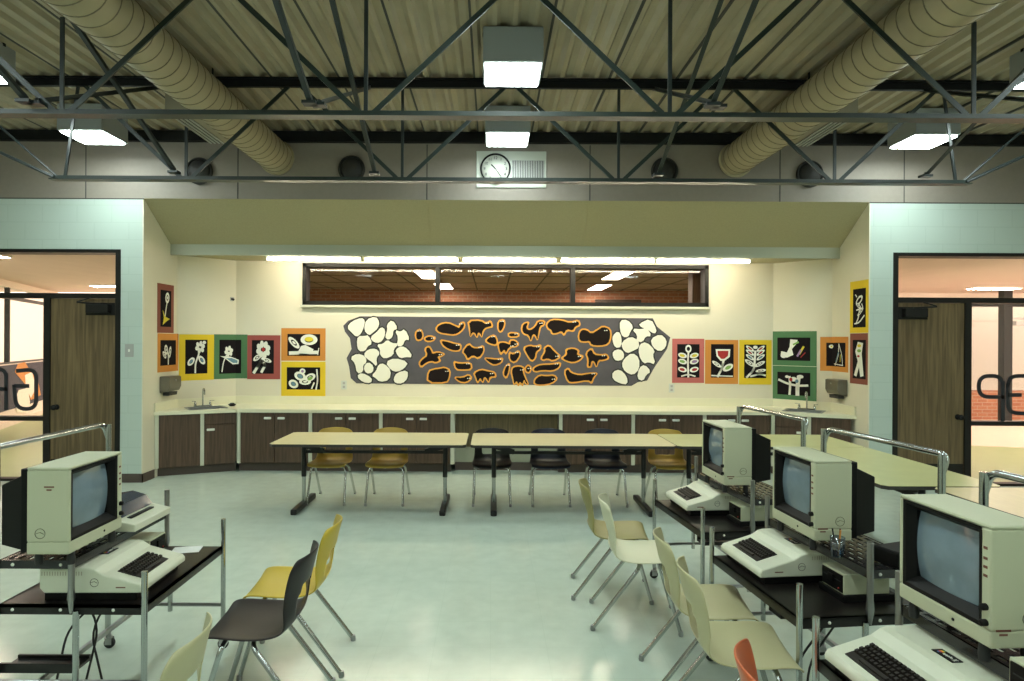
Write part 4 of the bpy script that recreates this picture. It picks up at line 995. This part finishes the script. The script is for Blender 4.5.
# ------------------------------------------------------------------ computer carts
LS, US, HH = .55, .735, 1.20
CW, CL = .61, .74
def cart(loc, rz, label):
    t = thing('computer_cart', label, 'cart', (*loc, 0), rz, 'computer carts')
    hy = CL/2; r = .0125; xm_ = .31
    b = MB(); b.box((.0, -hy, LS-.012), (CW, hy, LS)); b.box((0, -hy, LS-.04), (CW, -hy+.012, LS)); b.box((0, hy-.012, LS-.04), (CW, hy, LS)); b.box((CW-.012, -hy, LS-.04), (CW, hy, LS)); b.box((0, -hy, LS-.04), (.012, hy, LS))
    b.build('lower_shelf', 'cart_black', t)
    # slotted upper shelf
    u = MB(); rows_n = 7; x0_, x1_ = .012, xm_-.012; pw = (x1_-x0_)/rows_n
    u.box((0, -hy, US-.035), (xm_, -hy+.01, US)); u.box((0, hy-.01, US-.035), (xm_, hy, US)); u.box((0, -hy, US-.035), (.01, hy, US)); u.box((xm_-.01, -hy, US-.035), (xm_, hy, US))
    for i in range(rows_n+1):
        xx = x0_ + i*pw; u.box((max(xx-.011, .002), -hy+.005, US-.006), (min(xx+.011, xm_-.002), hy-.005, US))
    ny = 13
    for j in range(ny+1):
        yy = -hy + .01 + j*(2*hy-.02)/ny
        u.box((.005, max(yy-.008, -hy+.002), US-.006), (xm_-.005, min(yy+.008, hy-.002), US-.0005))
    u.build('upper_shelf', 'slot_enamel', t)
    b = MB(); b.box((.0, -hy+.01, .26), (xm_, -.25, .272)); b.box((.0, -hy+.01, .272), (xm_, -hy+.02, .30)); b.box((0, -.26, .272), (xm_, -.25, .285)); b.build('cord_tray', 'cart_black', t)
    for s in (-1, 1):
        y = s*(hy+.008)
        MB().tube([(CW+.004, y, .075), (CW+.004, y, LS+.145)], r, 12).build('front_post', 'chrome', t)
        rp = MB(); rp.tube([(-.004, y, .075), (-.004, y, HH-.0)], r*1.15, 12); rp.build('rear_post', 'chrome', t)
        mp_ = MB(); mp_.tube([(xm_, y, LS-.03), (xm_, y, LS+.03), (xm_, y, LS+.07), (xm_, y, US+.115)], r, 12, None, True, [.006, .016, r, r]); mp_.build('shelf_post', 'steel', t)
        MB().tube([(xm_+.02, y, .20), (xm_+.02, y, LS-.02)], r, 12).build('under_post', 'chrome', t)
        MB().tube(fillet([(-.004, y, .235), (xm_*.6, y, .235), (CW, y, .235)], .02), .010, 10).build('end_rail', 'steel', t)
        for xx in (.0, CW):
            c = MB(); c.lathe([(.0, .078), (.014, .078), (.014, .06), (.02, .058), (.02, .05), (0, .05)], 12, None, Matrix.Translation((xx, y, 0)), False)
            for q in (-1, 1): c.box((xx-.012, y+q*.014-.002, .022), (xx+.022, y+q*.014+.002, .056))
            ca = c.build('caster', 'steel', t)
            M = Matrix.Translation((xx+.006, y-.010, .028)) @ Matrix.Rotation(-pi/2, 4, 'X')
            MB().lathe([(.0, 0), (.026, 0), (.028, .004), (.028, .016), (.026, .02), (0, .02)], 18, None, M).build('wheel', 'rubber', ca)
        for zz in (LS-.02, US-.018):
            for xx in (.06, .26, .48):
                if zz > LS and xx > xm_: continue
                MB().lathe([(.007, 0), (.006, .003), (0, .004)], 10, None, Matrix.Translation((xx, s*hy, zz)) @ Matrix.Rotation(-s*pi/2, 4, 'X')).build('bolt', 'pull_white', t)
    MB().tube(fillet([(-.004, -hy-.008, HH-.08), (-.03, -hy-.008, HH), (-.03, hy+.008, HH), (-.004, hy+.008, HH-.08)], .05, 6), .0135, 12).build('push_handle', 'chrome', t)
    MB().bar((.17, -hy, .225), (.17, hy, .225), .02, .02).build('lower_rail', 'steel', t)
    return t

def monitor(loc, rz, label, knobs=True, textmark=None):
    t = thing('computer_monitor', label, 'monitor', loc, rz, 'computer monitors')
    Wm, Hm, Dm = .37, .352, .17; z0 = .052
    # local: +x is the front, y across, z up ; front at x=0
    b = MB()
    y0, y1 = -Wm/2, Wm/2; strip = .034          # control strip on the viewer's right side (+y)
    fr = .016; bot = .05
    b.box((-Dm, y0, z0+Hm-.012), (0, y1, z0+Hm)); b.box((-Dm, y0, z0), (0, y1, z0+bot)); b.box((-Dm, y0, z0+bot), (0, y0+fr, z0+Hm-.012)); b.box((-Dm, y1-strip, z0+bot), (0, y1, z0+Hm-.012)); b.box((-Dm, y0+.004, z0+.004), (-.09, y1-.004, z0+Hm-.004))
    sh = b.build('front_shell', 'case_cream', t, .006, seg=2)
    ya, yb2, za, zb = y0+fr, y1-strip, z0+bot, z0+Hm-.012
    ins = .036
    q = MB(); o1 = [(-.002, ya, za), (-.002, yb2, za), (-.002, yb2, zb), (-.002, ya, zb)]
    o2 = [(-.004, ya+.012, za+.012), (-.004, yb2-.012, za+.012), (-.004, yb2-.012, zb-.012), (-.004, ya+.012, zb-.012)]
    o3 = [(-.03, ya+ins*.8, za+ins), (-.03, yb2-ins*.8, za+ins), (-.03, yb2-ins*.8, zb-ins*.8), (-.03, ya+ins*.8, zb-ins*.8)]
    o4 = [(-.055, ya+ins*.8, za+ins), (-.055, yb2-ins*.8, za+ins), (-.055, yb2-ins*.8, zb-ins*.8), (-.055, ya+ins*.8, zb-ins*.8)]
    vs = o1+o2+o3+o4; q.add(vs, [(4*i+j, 4*i+(j+1) % 4, 4*i+4+(j+1) % 4, 4*i+4+j) for i in range(3) for j in range(4)]); q.build('bezel', 'mon_black', t)
    n = 14; vs = []; cy_, cz_ = (o3[0][1]+o3[1][1])/2, (o3[0][2]+o3[2][2])/2; hw, hh = (o3[1][1]-o3[0][1])/2, (o3[2][2]-o3[0][2])/2
    for i in range(n+1):
        for j in range(n+1):
            a, c = -1+2*i/n, -1+2*j/n
            vs.append((-.022 - .016*(a*a+c*c)/2 - .006*(a*a*c*c), cy_ + hw*a*(1+.02*(1-c*c)) , cz_ + hh*c*(1+.02*(1-a*a))))
    MB().add(vs, [(i*(n+1)+j, (i+1)*(n+1)+j, (i+1)*(n+1)+j+1, i*(n+1)+j+1) for i in range(n) for j in range(n)], None, True).build('screen', 'screen', t)
    k = MB(); k.box((-Dm-.03, y0+.008, z0+.006), (-Dm+.002, y1-.008, z0+Hm-.008))
    f1 = [(-Dm-.03, y0+.02, z0+.01), (-Dm-.03, y1-.02, z0+.01), (-Dm-.03, y1-.02, z0+Hm-.035), (-Dm-.03, y0+.02, z0+Hm-.035)]
    f2 = [(-Dm-.145, y0+.06, z0+.02), (-Dm-.145, y1-.06, z0+.02), (-Dm-.145, y1-.06, z0+Hm-.085), (-Dm-.145, y0+.06, z0+Hm-.085)]
    k.add(f1+f2, [(0, 1, 5, 4), (1, 2, 6, 5), (2, 3, 7, 6), (3, 0, 4, 7), (4, 5, 6, 7), (3, 2, 1, 0)]); k.build('rear_housing', 'mon_black', t, .004)
    for zz, rr in ((.07, .010), (.115, .010)):
        MB().lathe([(rr, 0), (rr, .012), (rr*.8, .016), (0, .016)], 14, None, Matrix.Translation((0, y1-strip/2, z0+zz)) @ Matrix.Rotation(pi/2, 4, 'Y')).build('control_knob', 'mon_black', t)
    for zz in (.20, .225, .25, .28): MB().box((-.001, y1-.026, z0+zz), (.0008, y1-.012, z0+zz+.008)).build('printed_mark', 'mark_red', t)
    MB().lathe([(0, 0), (.005, 0), (.005, .002), (0, .0025)], 10, None, Matrix.Translation((0, .05, z0+.026)) @ Matrix.Rotation(pi/2, 4, 'Y')).build('power_lamp', 'mon_black', t)
    for s in (-1, 1):   # round stamp and small printing on both cheeks
        yy = s*Wm/2
        ring = MB(); 
        pts = [(-.115 + .020*cos(a), yy + s*.0005, z0+.085 + .020*sin(a)) for a in [2*pi*i/24 for i in range(25)]]
        ring.tube(pts, .0014, 4); ring.tube([(-.131, yy+s*.0005, z0+.085), (-.115, yy+s*.0005, z0+.09), (-.10, yy+s*.0005, z0+.083)], .0014, 4)
        ring.build('round_stamp', 'mark_dark', t)
    yy = Wm/2 if rz and abs(rz) > 1 else -Wm/2; s = 1 if yy > 0 else -1
    tx = MB(); zt = z0 + (.05 if s > 0 else .27)
    for r_, (xa_, xb_) in enumerate(((-.06, -.015), (-.05, -.025))) if s > 0 else enumerate(((-.10, -.06), (-.09, -.07))):
        tx.box((xa_, min(yy, yy+s*.0008), zt - r_*.012), (xb_, max(yy, yy+s*.0008), zt - r_*.012 + .006))
    tx.build('small_print', 'mark_red', t)
    for sx in (-.02, -.15):
        for sy in (-1, 1): MB().lathe([(.014, 0), (.016, .02), (.012, z0+.002)], 12, None, Matrix.Translation((sx, sy*(Wm/2-.045), 0))).build('foot', 'rubber', t)
    return t

KEYM = None
def computer(loc, rz, label):
    global KEYM
    t = thing('home_computer', label, 'computer', loc, rz, 'wedge shaped computers')
    Wc = .385; D = .43; z0 = .035
    hw = Wc/2
    # local +x is front, profile along x ; z up
    MB().box((-D+.015, -hw+.012, 0), (-.03, hw-.012, z0)).build('plinth', 'mon_black', t, .003)
    pr = [(0, z0), (.0, z0+.022), (-.012, z0+.036), (-.165, z0+.078), (-.20, z0+.100), (-.225, z0+.106), (-D, z0+.106), (-D, z0+.02), (-D+.02, z0)]
    MB().prism(pr, -hw, hw, lambda x, z, l: (x, l, z)).build('case', 'case_white', t, .007, seg=3)
    for s in (-1, 1):
        mk = MB(); yy = s*hw
        pts = [(-.20 + .017*cos(a), yy, z0+.045 + .017*sin(a)) for a in [2*pi*i/20 for i in range(21)]]
        mk.tube(pts, .0014, 4); mk.tube([(-.215, yy, z0+.045), (-.20, yy, z0+.05), (-.187, yy, z0+.043)], .0014, 4); mk.build('round_stamp', 'mark_dark', t)
        tx = MB(); tx.box((-.11, min(yy, yy+s*.0008), z0+.022), (-.07, max(yy, yy+s*.0008), z0+.027)); tx.build('small_print', 'mark_red', t)
        v = MB()
        for i in range(16): v.box((-.42+i*.011, min(yy, yy+s*.0008), z0+.075), (-.416+i*.011, max(yy, yy+s*.0008), z0+.092))
        v.build('vent_slots', 'case_side', t)
    # keyboard lies on the slope between x=-.03 and x=-.15
    sl = atan2(.042, .153)
    kb = bpy.data.objects.new('keyboard', None)
    kbm = MB(); kbm.box((-.058, -.135, -.004), (.062, .135, .002)); M = Matrix.Translation((-.088, -.018, z0+.058)) @ Matrix.Rotation(sl, 4, 'Y')
    bpy.data.objects.remove(kb)
    kb = kbm.build('keyboard', 'key_dark', t); kb.matrix_local = M @ Matrix.Diagonal((.88, .86, 1, 1))
    if KEYM is None:
        k = MB(); a, c = .0088, .0062; k.add([(-a,-a,0),(a,-a,0),(a,a,0),(-a,a,0),(-c,-c,.010),(c,-c,.010),(c,c,.010),(-c,c,.010)], [(3,2,1,0),(4,5,6,7),(0,1,5,4),(1,2,6,5),(2,3,7,6),(3,0,4,7)])
        ko = k.build('key', 'key_dark', kb); KEYM = ko.data; bpy.data.objects.remove(ko)
    for r_ in range(4):
        for c_ in range(13):
            ko = bpy.data.objects.new('key', KEYM); COL.objects.link(ko); ko.parent = kb
            ko.location = (-.044 + r_*.0215, -.122 + c_*.0202 + (r_ % 2)*.004, .002)
    sb = MB(); sb.box((.036, -.07, .002), (.052, .07, .010)); sb.build('space_bar', 'key_dark', kb, .002)
    bd = MB(); bd.box((-.018, -.04, 0), (.018, .04, .003)); M2 = Matrix.Translation((-.262, .02, z0+.1055))
    bo = bd.build('badge', 'mon_black', t); bo.matrix_local = M2
    for i, c_ in enumerate(('b_green', 'b_yellow', 'b_orange', 'b_red', 'b_violet', 'b_blue')):
        q = MB(); wv = (.006, .009, .010, .010, .008, .005)[i]; q.prism(ell(-.012 + i*.0042, -.024, .0022, wv*.8), .003, .0034, lambda x, y, l: (x, y, l)); q.build('stripe', c_, bo)
    textmesh('apple ][', .016, 'pull_white', bo, (.0, .012, .0034), (0, 0, pi/2), 'lettering')
    return t

def drive(loc, rz, label, tray=True):
    t = thing('disk_drive', label, 'disk drive', loc, rz, 'floppy disk drives'); z0 = 0.03 if tray else .004
    if tray: MB().box((-.24, -.085, 0), (.01, .085, z0)).build('base_tray', 'mon_black', t, .004)
    else:
        f = MB()
        for x in (-.18, -.02):
            for y in (-.05, .05): f.lathe([(.008, 0), (.008, .004)], 10, None, Matrix.Translation((x, y, 0)))
        f.build('foot', 'rubber', t)
    MB().box((-.21, -.075, z0), (0, .075, z0+.088)).build('case', 'case_cream', t, .004)
    MB().box((-.001, -.068, z0+.007), (.004, .068, z0+.081)).build('front_face', 'mon_black', t, .001)
    MB().box((.004, -.058, z0+.05), (.0055, .058, z0+.054)).build('disk_slot', 'rubber', t)
    MB().box((.004, -.018, z0+.038), (.014, .018, z0+.068)).build('drive_door', 'mon_black', t, .002)
    MB().lathe([(.004, 0), (.003, .003), (0, .0035)], 8, None, Matrix.Translation((.004, .045, z0+.02)) @ Matrix.Rotation(pi/2, 4, 'Y')).build('busy_light', 'led_red', t)
    return t

def local(cloc, rz, x, y): return (cloc[0] + cos(rz)*x - sin(rz)*y, cloc[1] + sin(rz)*x + cos(rz)*y)
# left cart
LC = (-2.05, 2.95); lcart = cart(LC, 0, 'wheeled computer cart at the left edge of the room')
monitor((-1.705, 2.685, US), R(1), 'cream monitor with black rear on the left-hand cart')
computer((-1.475, 2.81, LS), R(1), 'cream wedge computer on the lower shelf of the left-hand cart')
drive((-1.72, 3.20, LS), 0, 'disk drive behind the computer on the left-hand cart', False)
t = thing('desk_printer', 'small white printer with a smoked cover beyond the monitor on the left cart', 'printer', (-1.73, 3.10, US), 0)
b = MB(); b.prism([(.03, 0), (.03, .035), (-.06, .055), (-.25, .06), (-.25, 0)], -.14, .19, lambda x, z, l: (x, l, z)); b.build('case', 'case_white', t, .005)
b = MB(); b.prism([(-.055, .055), (-.09, .105), (-.16, .125), (-.24, .11), (-.245, .06)], -.125, .175, lambda x, z, l: (x, l, z)); b.build('cover', 'smoked', t, .006)
MB().box((-.045, -.08, .048), (-.02, .12, .055)).build('paper_bar', 'mon_black', t, .002)
t = thing('paper_sheet', 'loose white paper sheet at the far end of the left cart shelf', 'paper', (-1.60, 3.26, LS+.0005), R(12)); MB().box((-.07, -.05, 0), (.07, .05, .002)).build('sheet', 'paper_sheet', t)
for pts in ([(.20, .02, .535), (.20, -.02, .42), (.12, -.12, .34), (.10, -.20, .01)], [(.13, .0, .535), (.14, -.04, .44), (.24, -.08, .33), (.22, -.19, .01)], [(.27, .06, .535), (.26, .02, .45), (.17, -.04, .30), (.30, -.12, .01)]):
    MB().tube(fillet(pts, .09), .005, 6).build('power_cord', 'rubber', lcart)
# right carts
RZ = R(186.3)
specs = [((1.19, 3.97), 'farthest of the three right-hand computer carts'), ((1.195, 2.85), 'middle one of the three right-hand computer carts'), ((1.17, 1.80), 'nearest of the three right-hand computer carts')]
carts = []
for (fx, fy), lab in specs:
    RZ = R(183.5) if fy < 2 else R(186.3)
    c0 = (fx - cos(RZ)*CW, fy - sin(RZ)*CW); carts.append((c0, cart(c0, RZ, lab)))
fn = ('farthest', 'middle', 'nearest')
monitor((1.41, 3.95, US), R(182), 'cream monitor with black rear on the farthest right-hand cart')
monitor((1.41, 2.905, US), R(183), 'cream monitor with black rear on the middle right-hand cart')
monitor((1.415, 1.95, US), R(183), 'cream monitor at the right edge on the nearest right-hand cart')
computer((1.225, 4.12, LS), R(184), 'white wedge computer on the lower shelf of the farthest right cart')
computer((1.205, 3.01, LS), R(186), 'white wedge computer on the lower shelf of the middle right cart')
computer((1.15, 1.915, LS), R(185), 'white wedge computer at the bottom right on the nearest cart')
drive((1.495, 3.80, LS), R(186), 'disk drive beside the computer on the farthest right cart')
drive((1.50, 2.72, LS), R(186), 'disk drive beside the computer on the middle right cart')
drive((1.385, 1.575, US), R(184), 'cream disk drive at the right edge beside the nearest monitor', False)
# cup with pens, adapter and cords on the middle cart
cx_, cy_ = 1.497, 2.678
t = thing('pen_cup', 'clear plastic cup with pens beside the middle right monitor', 'cup', (cx_, cy_, US))
b = MB(); b.lathe([(.0, .0), (.024, 0), (.030, .085), (.028, .085), (.0225, .004), (0, .004)], 20); b.build('cup', 'cup_clear', t)
for k, (dx, dy, mm_) in enumerate(((.008, .004, 'mark_red'), (-.008, .006, 'black_paint'), (.002, -.008, 'paper_orange'))): MB().tube([(dx*.6, dy*.6, .006), (dx*2, dy*2, .118)], .0035, 6).build('pen', mm_, t)
t = thing('power_adapter', 'black power box with a cord behind the middle right monitor', 'adapter', (1.72, 2.60, US), R(20))
MB().box((-.09, -.06, 0), (.09, .06, .07)).build('case', 'mon_black', t, .01)
MB().tube(fillet([(.09, 0, .03), (.14, -.02, .07), (.17, .04, .03), (.12, .14, .02)], .05), .005, 6).build('cord', 'rubber', t)
for k in range(2):
    pts = [(.05+.06*k, .05*k, .53), (.08+.05*k, -.06, .40), (.36+.06*k, .05, .2), (.40, .1-.05*k, .008)]
    MB().tube(fillet(pts, .1), .005, 6).build('power_cord', 'rubber', carts[1][1])

# ------------------------------------------------------------------ daylight outside, exposure
wd = bpy.data.worlds.new('world'); S.world = wd; wd.use_nodes = True
bg = wd.node_tree.nodes['Background']; bg.inputs['Color'].default_value = (1.0, .74, .61, 1); bg.inputs['Strength'].default_value = 2.7
S.view_settings.view_transform = 'Standard'; S.view_settings.look = 'None'; S.view_settings.gamma = 1.0; S.view_settings.use_curve_mapping = False
S.view_settings.exposure = .58
S.cycles.max_bounces = 8; S.cycles.diffuse_bounces = 5; S.cycles.glossy_bounces = 4; S.cycles.transparent_max_bounces = 8
S.cycles.caustics_reflective = False; S.cycles.caustics_refractive = False; S.cycles.sample_clamp_indirect = 6.0
